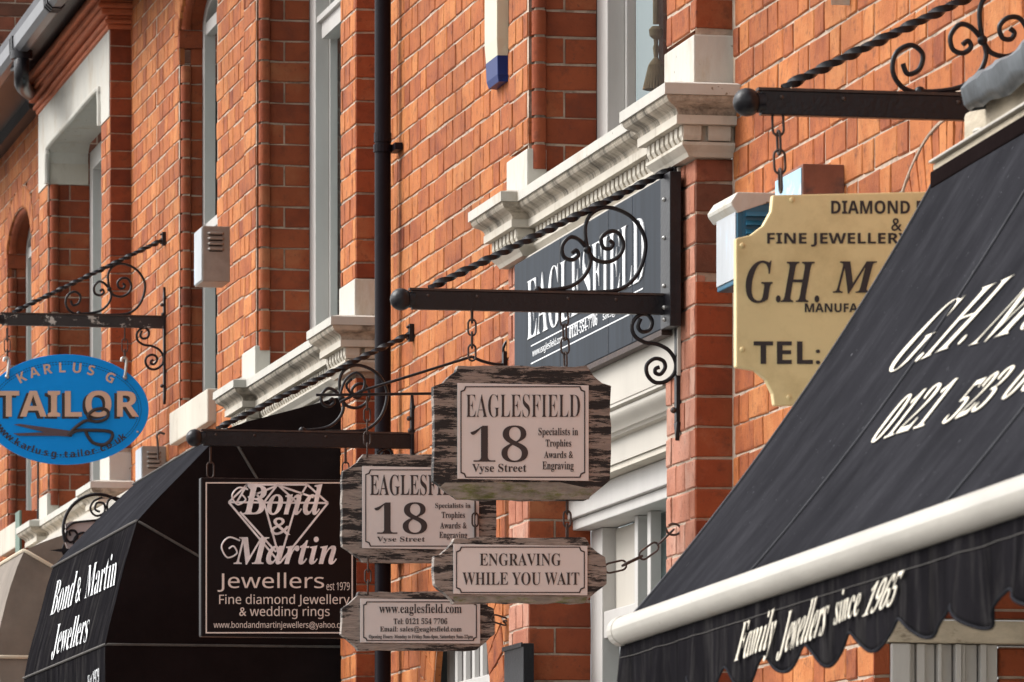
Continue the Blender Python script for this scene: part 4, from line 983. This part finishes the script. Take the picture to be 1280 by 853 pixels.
def arc_text(s, kind, rxa, rya, a0, a1, hpx, m, top, wf=.62, shadow=None):
    b = MB(); n = len(s)
    W_ = {'I': .45, 'i': .42, 'l': .42, '.': .4, 'r': .6, 't': .6, 'w': 1.25, '-': .7, ' ': .5, 'm': 1.3, 'k': .95}
    ws = [W_.get(c, 1) for c in s]; tot = sum(ws); acc = 0
    for c, w1 in zip(s, ws):
        a = a0 + (a1 - a0) * (acc + w1 / 2) / tot; acc += w1
        if c == ' ': continue
        vs, fs = text_data(c, kind, .0)
        x0 = min(v.x for v in vs); x1 = max(v.x for v in vs); k = hpx / .73
        ca, sa = cos(a), sin(a); px, py = cx + rxa * ca, cy - rya * sa
        # tangent
        tx_, ty_ = -rxa * sa, -rya * ca
        if top: tx_, ty_ = -tx_, -ty_
        l = sqrt(tx_ ** 2 + ty_ ** 2); tx_, ty_ = tx_ / l, ty_ / l; nx, ny = ty_, -tx_
        b.add([Q(px + ((v.x - (x0 + x1) / 2) * tx_ * 1.05 + v.y * nx) * k, py + ((v.x - (x0 + x1) / 2) * ty_ * 1.05 + v.y * ny) * k, YTs - .0022) for v in vs], fs)
    return b.obj('lettering', m, ts)
arc_text('KARLUS G', 'sansb', 79, 46.5, radians(138), radians(42), 12.5, GOLDT, True)
arc_text('www.karlusg-tailor.co.uk', 'sansb', 93, 60, radians(198), radians(325), 8.5, INK, False)
textq('TAILOR', 'sansb', -6, 491, 170, 524, YTs - .001, INK, ts, h=.001); textq('TAILOR', 'sansb', -2, 488.5, 173.5, 521.5, YTs - .0022, GOLDT, ts, h=.0025)
def flat(pts, m, name, dy=.004): return MB().prism([Q(x, y, YTs - dy) for x, y in pts], Vector((0, .0012, 0))).obj(name, m, ts)
BLADE = mat('scissor_blade', (.10, .07, .085), .35, var=.2)
flat([(17, 531), (24, 530), (72, 536.5), (90, 539), (89, 546), (74, 545)], BLADE, 'scissor_blade'); flat([(16, 542), (24, 545), (72, 545), (90, 546), (90, 540), (70, 540)], BLADE, 'scissor_blade', .0052)
MB().tube(spline([Q(x, y, YTs - .006) for x, y in ((86, 543), (96, 533), (108, 526), (122, 527), (133, 523), (135, 515), (128, 511), (117, 513), (110, 520), (113, 525))], 6), .0068, 8).obj('scissor_handle', INK, ts, smooth=True)
MB().tube(spline([Q(x, y, YTs - .006) for x, y in ((86, 545), (95, 539), (112, 538), (138, 540), (139, 549), (130, 556), (117, 554), (110, 546), (107, 539))], 6), .0068, 8).obj('scissor_handle', INK, ts, smooth=True)
for px, py in ((9, 471), (156, 472), (172, 540)): MB().sphere(Q(px, py, YTs - .004), .010 if px < 170 else .005, 10, 8).obj('bolt', GALV, ts, smooth=True)
for x in (9, 156):
    chain(Q(x, 412, YT), Q(x, 452, YT), 'chain at the %s of the blue oval sign' % ('left' if x < 50 else 'right end'), L=.055, wd=.024, r=.0024)
    hk = MB().tube(spline([Q(x - 4, 452, YTs - .01), Q(x - 3, 448, YTs - .01), Q(x + 2, 449, YTs - .01), Q(x + 1.5, 460, YTs - .01), Q(x, 470, YTs - .008)], 5), .0062, 8).obj('sign_hook', GALV, smooth=True)
    tag(hk, 'bright steel hook on the %s edge of the blue oval sign' % ('left' if x < 50 else 'right'), 'hook', 'steel hooks of the oval sign')

# --- yellow sign
YGs = YG - .01; out = []
yp_ = [(966, 244), (1330, 236), (1331, 262), (1352, 290), (1372, 300), (1372, 480), (1350, 482), (1332, 500), (1326, 520)]
left = [(1000, 507), (968, 507), (966, 492), (958, 475), (944, 463), (920, 459), (920, 298), (938, 294), (954, 282), (964, 264)]
pp = yp_ + left
ys = thing('hanging_sign', 'yellow brass coloured sign with scooped corners behind the big black awning', 'hanging sign', Q(1120, 380, YGs))
MB().prism([Q(x, y, YGs) for x, y in pp], Vector((0, .022, 0))).obj('board', YEL, ys, bevel=.003)
def tg(s, k, x0, y0, x1, y1, **kw): return textq(s, k, x0, y0, x1, y1, YGs - .0006, INK, ys, **kw)
tg('DIAMOND R', 'sansb', 1039, 251, 1157, 267.5, off=.0); tg('&', 'sansb', 1114, 273, 1127, 289, off=.0); tg('FINE JEWELLERY', 'sansb', 959, 291.5, 1137, 308.5, off=.0)
tg('G.H.', 'bi', 932, 326, 1024, 379, off=.0); tg('M', 'bi', 1041, 327, 1096, 367, off=.0)
tg('MANUFA', 'sansb', 1006, 379.5, 1072, 390.5, off=.0); tg('TEL:', 'sansb', 942, 427, 1025, 455.5, off=.0)
for x, y in ((928, 307), (990, 250), (928, 437), (986, 497)): MB().sphere(Q(x, y, YGs - .001), .0055, 10, 6, (1, .5, 1)).obj('screw', YEL, ys, smooth=True)
chain(Q(972, 143, YG), Q(976, 238, YG), 'dark chain that hangs the yellow sign from its bracket', L=.046, wd=.021)

# ================================================================== AWNINGS
# --- big black awning on the right: head rail on the wall, fabric, front bar, valance
ang = TH - atan((640 + 465) / FP)                # its front rail is not quite parallel to the wall
T = Vector((-sin(ang), -cos(ang), 0))            # along the rail, towards the camera
P1 = P(1174, 214, -.42)
P2 = on_plane(783, 779, P1, T)
DN = P2 - P1; NF = DN.cross(T).normalized()
if NF.x > 0: NF = -NF
LW = 4.2
aw = thing('shop_awning', 'big black canvas awning with cream front bar and scalloped valance, nearest at the right', 'awning', P1)
print('awning reach', DN.length, P1, P2)
def F(u, v, lift=0): return P1 + T * u + DN * v - NF * (.030 * sin(pi * v) ** .8 * (1 - .08 * sin(u * 5))) * 1.0 + NF * (lift + .0008 * sin(u * 23 + v * 3) * sin(pi * v))
rows = [[F(LW * i / 90, j / 30) for i in range(91)] for j in range(31)]
fb_ = MB().grid(rows).obj('canvas', CANVAS, aw, smooth=True)
for px, py in ((1037, 568), (1280, 484), (1330, 640)):
    q = on_plane(px, py, P1, NF); u = (q - P1).dot(T)
    MB().tube([F(u + .0 * j, j / 24, .0015) for j in range(25)],   .0028, 6).obj('seam', SEAM, aw, smooth=True)
MB().tube([F(.004, j / 24, .001) for j in range(25)], .004, 6).obj('hem_edge', SEAM, aw, smooth=True)
def at(px, py): return on_plane(px, py, P1, NF)
def textf(s, kind, bl, br, tl, m, **k):
    O = at(*bl); return text(s, kind, O + NF * .012, at(*br) - O, at(*tl) - O, NF, m, aw, **k)
# front bar with rounded section
bar = MB(); dd = DN.normalized(); out_ = Vector((T.y, -T.x, 0)); out_ = out_ if out_.x < 0 else -out_
sec = [(.026 * cos(a) * 1.0, .0265 * sin(a)) for a in [2 * pi * i / 20 for i in range(20)]]
bc = P2 + Vector((0, 0, -.016)) + out_ * .010
rows = [[bc + T * u + out_ * x + Vector((0, 0, z)) for u in (0, LW)] for x, z in sec + [sec[0]]]
bar.grid(rows); i = len(bar.v); bar.v += [tuple(bc + out_ * x + Vector((0, 0, z))) for x, z in sec]; bar.f += [tuple(range(i, i + 20))]
bo = bar.obj('front_bar', BARC, aw, smooth=True)
MB().prism([bc + T * -.004 + out_ * x * 1.06 + Vector((0, 0, z * 1.06)) for x, z in sec], T * .05).obj('end_cap', BARC, bo, bevel=.002)
# valance
vt = bc + Vector((0, 0, -.022))
def KV(u): return .10 if 1.0 < u < 2.5 else min(.6, .10 + .5 * min(abs(u - 1.0), abs(u - 2.5)) / .3)
def wave(u):
    k = KV(u)
    return k * (.014 * sin(u * 2 * pi / .35 + 1.0) + .009 * sin(u * 2 * pi / .19 + .4) + .003 * sin(u * 51))
PITCH = .35
def bottom(u):
    ph = ((u - .015) / PITCH) % 1.0
    return .094 + .046 * (sqrt(sin(pi * ph) ** 2 + .03) - .12) * (1 + .12 * sin(u * 7))
rows = []
for i in range(361):
    u = LW * i / 360; r = []
    for j in range(15):
        v = j / 14; h = bottom(u) * v
        r.append(vt + T * u + out_ * (wave(u) * v ** .8 + .002 * KV(u) * sin(u * 40 + v * 4) * v) + Vector((0, 0, -h)))
    rows.append(r)
va = MB().grid(rows).obj('valance', CANVASB, aw, smooth=True)
md = va.modifiers.new('thickness', 'SOLIDIFY'); md.thickness = .0025
MB().tube([r[-1] for r in rows], .0028, 6).obj('valance_binding', CANVAS, va, smooth=True)
MB().tube([vt + T * (LW * i / 180) + out_ * (wave(LW * i / 180) * .3 + .0012) + Vector((0, 0, -.028)) for i in range(181)], .0007, 4).obj('stitch_line', PIPING, va)
# lettering on canvas (follows the cloth), then on the valance
def fine(o):
    bm = bmesh.new(); bm.from_mesh(o.data); bmesh.ops.triangulate(bm, faces=bm.faces)
    for _ in range(3):
        bmesh.ops.subdivide_edges(bm, edges=[e for e in bm.edges if e.calc_length() > .012], cuts=1); bmesh.ops.triangulate(bm, faces=bm.faces)
    bm.to_mesh(o.data); bm.free()
def drape(o, fn):
    for v in o.data.vertices: v.co = fn(Vector(v.co))
def to_cloth(p):
    q = p - P1; u = q.dot(T); v = q.dot(DN) / DN.length_squared; v = min(max(v, 0), 1); return F(u, v, .002 + max(0, (q.dot(NF) - .012)))
CK = dict(off=-.013, h=.0012)
for s, k, bl, br, tl, sh in (('G.H.', 'bi', (1084, 457), (1184, 420), (1156, 371), 0), ('M', 'bi', (1194, 423), (1252, 402), (1262, 338), 0), ('o', 'bi', (1252, 401), (1274, 393), (1283, 361), 0),
                        ('0121', 'serif', (1072, 547), (1141, 524), (1116, 485), 0), ('523', 'serif', (1161, 522), (1212, 501), (1204, 464), 0), ('06', 'serif', (1232, 493), (1276, 475), (1272, 441), 0)):
    o = textf(s, k, bl, br, tl, AWTEXT, shear=sh, **CK); fine(o); drape(o, to_cloth)
def at_v(px, py): return on_plane(px, py, vt, out_)
def valtext(s, kind, bl, br, tl, sh):
    O = at_v(*bl); o = text(s, kind, O + out_ * .01, at_v(*br) - O, at_v(*tl) - O, out_, AWTEXT, aw, shear=sh, off=-.012, h=.0012)
    def fn(p):
        q = p - vt; u = q.dot(T); h = -q.z; v = min(max(h / bottom(u), 0), 1)
        return vt + T * u + out_ * (wave(u) * v ** .8 + .002 * KV(u) * sin(u * 40 + v * 4) * v + .005 + max(0, q.dot(out_) - .01)) + Vector((0, 0, -h))
    fine(o); drape(o, fn)
valtext('Family', 'bi', (919, 842), (966, 824), (931, 778), .0)
valtext('Jewellers', 'bi', (974, 827), (1032, 801), (986, 765), .0)
valtext('since', 'bi', (1046, 782), (1078, 769), (1050, 741), .0)
valtext('1965', 'serif', (1081, 772), (1119, 757), (1098, 728), .0)
# head rail, lead flashing and backing timber at the wall
hr = P1 + T * .0
def along(x0, x1, z0, z1, u0, u1, name, m, bev=.004):
    b = MB(); a = P1 + T * u0; inn = -out_
    b.prism([a + out_ * x0 + Vector((0, 0, z0)), a + out_ * x1 + Vector((0, 0, z0)), a + out_ * x1 + Vector((0, 0, z1)), a + out_ * x0 + Vector((0, 0, z1))], T * (u1 - u0)); return b.obj(name, m, aw, bevel=bev)
along(-.05, .012, -.003, .012, .0, LW, 'head_rail', OLDB); along(-.05, .022, .0125, .018, .005, LW, 'head_rail_lip', CREAM); along(-.05, .02, -.035, -.0035, .01, LW, 'roller_box', CANVASS)
along(-.41, -.01, .0185, .085, .16, LW, 'backing_timber', OLDB, .01)
MB().sphere(P1 + T * .38 + out_ * .01 + Vector((0, 0, .022)), .011, 10, 6, (1, 2.2, .6)).obj('sealant_blob', CREAM, aw, smooth=True)
ld = thing('lead_flashing', 'crumpled grey lead flashing over the head of the big black awning', 'flashing', P1 + Vector((0, 0, .15)))
rows = []; rr = random.Random(4)
lead = [(-.38, .215), (-.02, .208), (.02, .200), (.036, .18), (.030, .15), (.018, .13)]
for i in range(70):
    u = .34 + (LW - .34) * (i / 69) ** 1.4
    rows.append([P1 + T * u + out_ * (x + .006 * noise.noise((u * 22, k * 1.3, 0))) + Vector((0, 0, z - .012 * noise.noise((u * 9, k * .7, 4)) - .075)) for k, (x, z) in enumerate(lead)])
lo = MB().grid(rows).obj('sheet', LEAD, ld, smooth=True); md = lo.modifiers.new('thickness', 'SOLIDIFY'); md.thickness = .004
e0 = rows[0]; MB().prism([e0[0], e0[1], e0[2], e0[3], e0[4], e0[5], e0[5] - out_ * .10 + Vector((0, 0, .02))], T * .006).obj('folded_end', LEAD, ld, bevel=.002)

# --- dome awnings (Dutch canopies): ribs hinged at one pivot, canvas between
def dome(label, pw, py, rad, ribs, yfar, mats, cord, bulge=.03, group='hinged dome awnings', rf=None):
    """pw, py: px of the near pivot on the wall; ribs: angles above horizontal, last one first"""
    y0 = Yo(pw); piv = Q(pw, py, y0); piv.x = 0
    t = thing('dome_awning', label, 'awning', piv, group)
    def rk(ang):
        if not rf: return 1.0
        for k in range(len(ribs) - 1):
            if ribs[k] >= ang - 1e-9 and ang >= ribs[k + 1] - 1e-9: return rf[k] + (rf[k + 1] - rf[k]) * (ribs[k] - ang) / (ribs[k] - ribs[k + 1])
        return rf[-1]
    pt = lambda ang, f, y: Vector((-rad * rk(ang) * f * cos(ang), y, piv.z + rad * rk(ang) * f * sin(ang)))
    angs = []
    for k in range(len(ribs) - 1):
        n = 6
        for i in range(n): angs.append((ribs[k] + (ribs[k + 1] - ribs[k]) * i / n, i / n))
    angs.append((ribs[-1], 0))
    def f(a, i): return 1 - bulge * sin(pi * i)
    rows = [[pt(a, f(a, i) * (1 + .006 * noise.noise((j * .9, a * 5, pw)) * (1 if i else 0)), y0 + (yfar - y0) * j / 24) for j in range(25)] for a, i in angs]
    mains = []
    for k in range(len(ribs) - 1):
        seg = rows[k * 6:k * 6 + 7]; MB().grid(seg).obj('canvas_panel', mats[k], t, smooth=True)
    for yy, s_ in ((y0, -1), (yfar, 1)):
        for k in range(len(ribs) - 1):
            sd = []
            for a, i in angs[k * 6:k * 6 + 7]:
                ii = i if not (i == 0 and a == ribs[k + 1]) else 0
                sd.append([pt(a, f(a, i) * q, yy) + Vector((0, s_ * .030 * sin(pi * q) * sin(pi * i) + .010 * noise.noise((q * 6, a * 5, pw)) * sin(pi * q), 0)) for q in [k_ / 14 for k_ in range(15)]])
            MB().grid(sd).obj('side_panel', mats[-1], t, smooth=True)
    for a in ribs:
        pts = [pt(a, .02, y0 - .002)] + [pt(a, q, y0 - .003) for q in (.3, .6, .9, .985)] + [pt(a, 1.002, y0 + .008)] + [pt(a, 1.003, y0 + (yfar - y0) * q) for q in (.1, .5, 1)]
        MB().tube(pts, .0045 if cord is PIPING else .0075, 6).obj('seam_piping', cord, t, smooth=True)
    return t, piv, y0, pt
XA_ = -.738
yfar = P(67, 712, -.735).y
ja, piv, y0, pt = dome('black dome awning with the jewellers name, hanging behind the diamond sign', 445, 809, .845, [radians(90), radians(59), radians(29.2), 0], yfar, [CANVAS, CANVAS, CANVASB, CANVASS], PIPING)
# hanging valance: front and side
vl = MB(); rows = []
for j in range(41):
    y = y0 + (yfar - y0) * j / 40; rows.append([Vector((-.845 - .003 * sin(j * 1.3) * v, y, piv.z - .004 - .19 * v)) for v in (0, .3, .6, 1)])
vl.grid(rows); vl.obj('valance', CANVASB, ja, smooth=True)
MB().grid([[Vector((-.845 * q, y0 - .001, piv.z - .004 - .19 * v)) for v in (0, 1)] for q in (0, .25, .5, .75, 1)]).obj('side_valance', CANVASS, ja)
# lettering on its front panel
a2, a3 = radians(29.2), 0
A_ = pt(a2, 1, y0); C_ = pt(0, 1, y0); e1 = Vector((0, 1, 0)); fn_ = (C_ - A_).cross(e1).normalized(); fn_ = fn_ if fn_.x < 0 else -fn_
def at_j(px, py): return on_plane(px, py, A_, fn_)
def jt(s, kind, bl, br, tl, sh=0):
    O = at_j(*bl); o = text(s, kind, O, at_j(*br) - O, at_j(*tl) - O, fn_, LETW, ja, shear=sh, off=-.012, h=.001)
    def dr(p):
        v = (p - A_).dot(C_ - A_) / (C_ - A_).length_squared; v = min(max(v, 0), 1); ang_ = a2 + (a3 - a2) * v
        r_ = .845 * (1 - .03 * sin(pi * v)) + .006
        return Vector((-r_ * cos(ang_), p.y, piv.z + r_ * sin(ang_)))
    drape(o, dr)
jt('Bond', 'serif', (65, 771), (92, 758.5), (73, 728), .12); jt('&', 'ns', (96.5, 755.5), (102.5, 752), (99.5, 724), .12); jt('Martin', 'serif', (108, 750), (146, 733), (113, 708), .12)
jt('Jewellers', 'serif', (66, 826), (110, 808), (73, 783), .12)
O = on_plane(110, 862, Vector((-.85, 0, 0)), Vector((-1, 0, 0))); q1 = on_plane(124, 853, Vector((-.85, 0, 0)), Vector((-1, 0, 0))); q2 = on_plane(110, 844, Vector((-.85, 0, 0)), Vector((-1, 0, 0)))
text('Est 1979', 'serif', O, q1 - O, q2 - O, Vector((-1, 0, 0)), LETW, ja, off=-.015)
# taupe awning further left
ta, pv2, yt0, pt2 = dome('taupe canvas awning with cream piping, cut off at the lower left', 267, 824, .845, [radians(85), radians(52), radians(29.2), 0, radians(-14)], Yo(267) + 2.2, [TAN, TAN, TAN, TAN, TAN], PIPINGC, bulge=.01, rf=[.72, .77, 1, 1, 1])
ho = MB(); yh0 = P(166, 612, -.25).y; ztop = P(90, 654, -.25).z
hb = thing('awning_hood', 'long cream painted hood board above the taupe awning', 'hood', (-.2, yh0 + 1, ztop))
MB().box(-.25, -.235, yh0 - .3, yh0 + 4.5, ztop - .045, ztop).box(-.234, .0, yh0 - .3, yh0 + 4.5, ztop - .012, ztop - .001).obj('board', CREAM, hb, bevel=.003)
MB().box(-.22, -.0, yh0 - .28, yh0 + 4.45, ztop - .11, ztop - .0125).obj('hood_shade', DARK, hb)  # dark block that stands in for the shade beneath the hood board

# --- green edged board beside the lower left pier
yg = Yo(24, -.17); gq = P(24, 638, -.17)
gb = thing('wall_board', 'narrow grey green edged board on the wall at the far left, below the blue sign', 'board', (-.1, yg, gq.z - .1))
MB().box(-.17, -.158, yg - .001, yg + .17, gq.z - .21, gq.z).obj('front', GREEN, gb, bevel=.003); MB().box(-.157, .0, yg, yg + .15, gq.z - .21, gq.z).obj('core', BRICKR, gb, bevel=.002)

# --- small oval scroll sign behind the dome awning
YO_ = Yo(276)
os_ = thing('scroll_sign', 'small pinkish sign plate in a round wrought iron frame, peeping over the black dome awning', 'scroll sign', Q(120, 660, YO_))
MB().prism([Q(x, y, YO_) for x, y in ((82, 655), (88, 652), (150, 648), (170, 650), (170, 684), (86, 689), (82, 680))], Vector((0, .012, 0))).obj('plate', mat('pink_grey_plate', (.50, .44, .44), .5, var=.06), os_)
MB().tube([Q(122 + 43 * cos(a), 662 - 44 * sin(a), YO_ - .004) for a in [pi * i / 20 - .1 for i in range(24)]], .0065, 8).obj('ring', BLACK, os_, smooth=True)
for pts in ([(128, 622), (117, 627), (113, 637), (120, 645), (130, 641), (130, 630), (121, 629), (119, 637), (125, 640)], [(160, 628), (142, 622), (134, 630), (137, 646), (146, 650), (152, 640), (145, 635)], [(84, 664), (82, 672), (88, 678), (97, 672), (94, 664), (87, 664), (88, 670)], [(110, 684), (94, 682), (94, 672), (104, 666), (112, 674), (106, 680), (100, 676)], [(82, 662), (92, 654), (115, 651), (150, 648)]):
    MB().tube(spline([Q(x, y, YO_ - .008) for x, y in pts], 6), .0045, 6).obj('scroll', BLACK, os_, smooth=True)
sp = []
for i in range(8):
    a = i * pi / 4; r_ = 17 if i % 4 == 0 else (9 if i % 4 == 2 else 3.5); sp.append(Q(80 + r_ * cos(a), 688 + (r_ if i % 4 else 4) * sin(a) * (1 if i % 4 == 2 else .9), YO_ - .01))
MB().prism(sp, Vector((0, .012, 0))).obj('star_finial', BLACK, os_)
hk = MB().tube(spline([Q(x, y, Yo(206, -.05)) for x, y in ((206, 543), (200, 541), (196, 545), (197, 552), (198, 575))], 5), .005, 6).obj('wall_hook', RUSTY, smooth=True)
tag(hk, 'small rusty hook on the wall just right of the blue oval sign', 'hook')
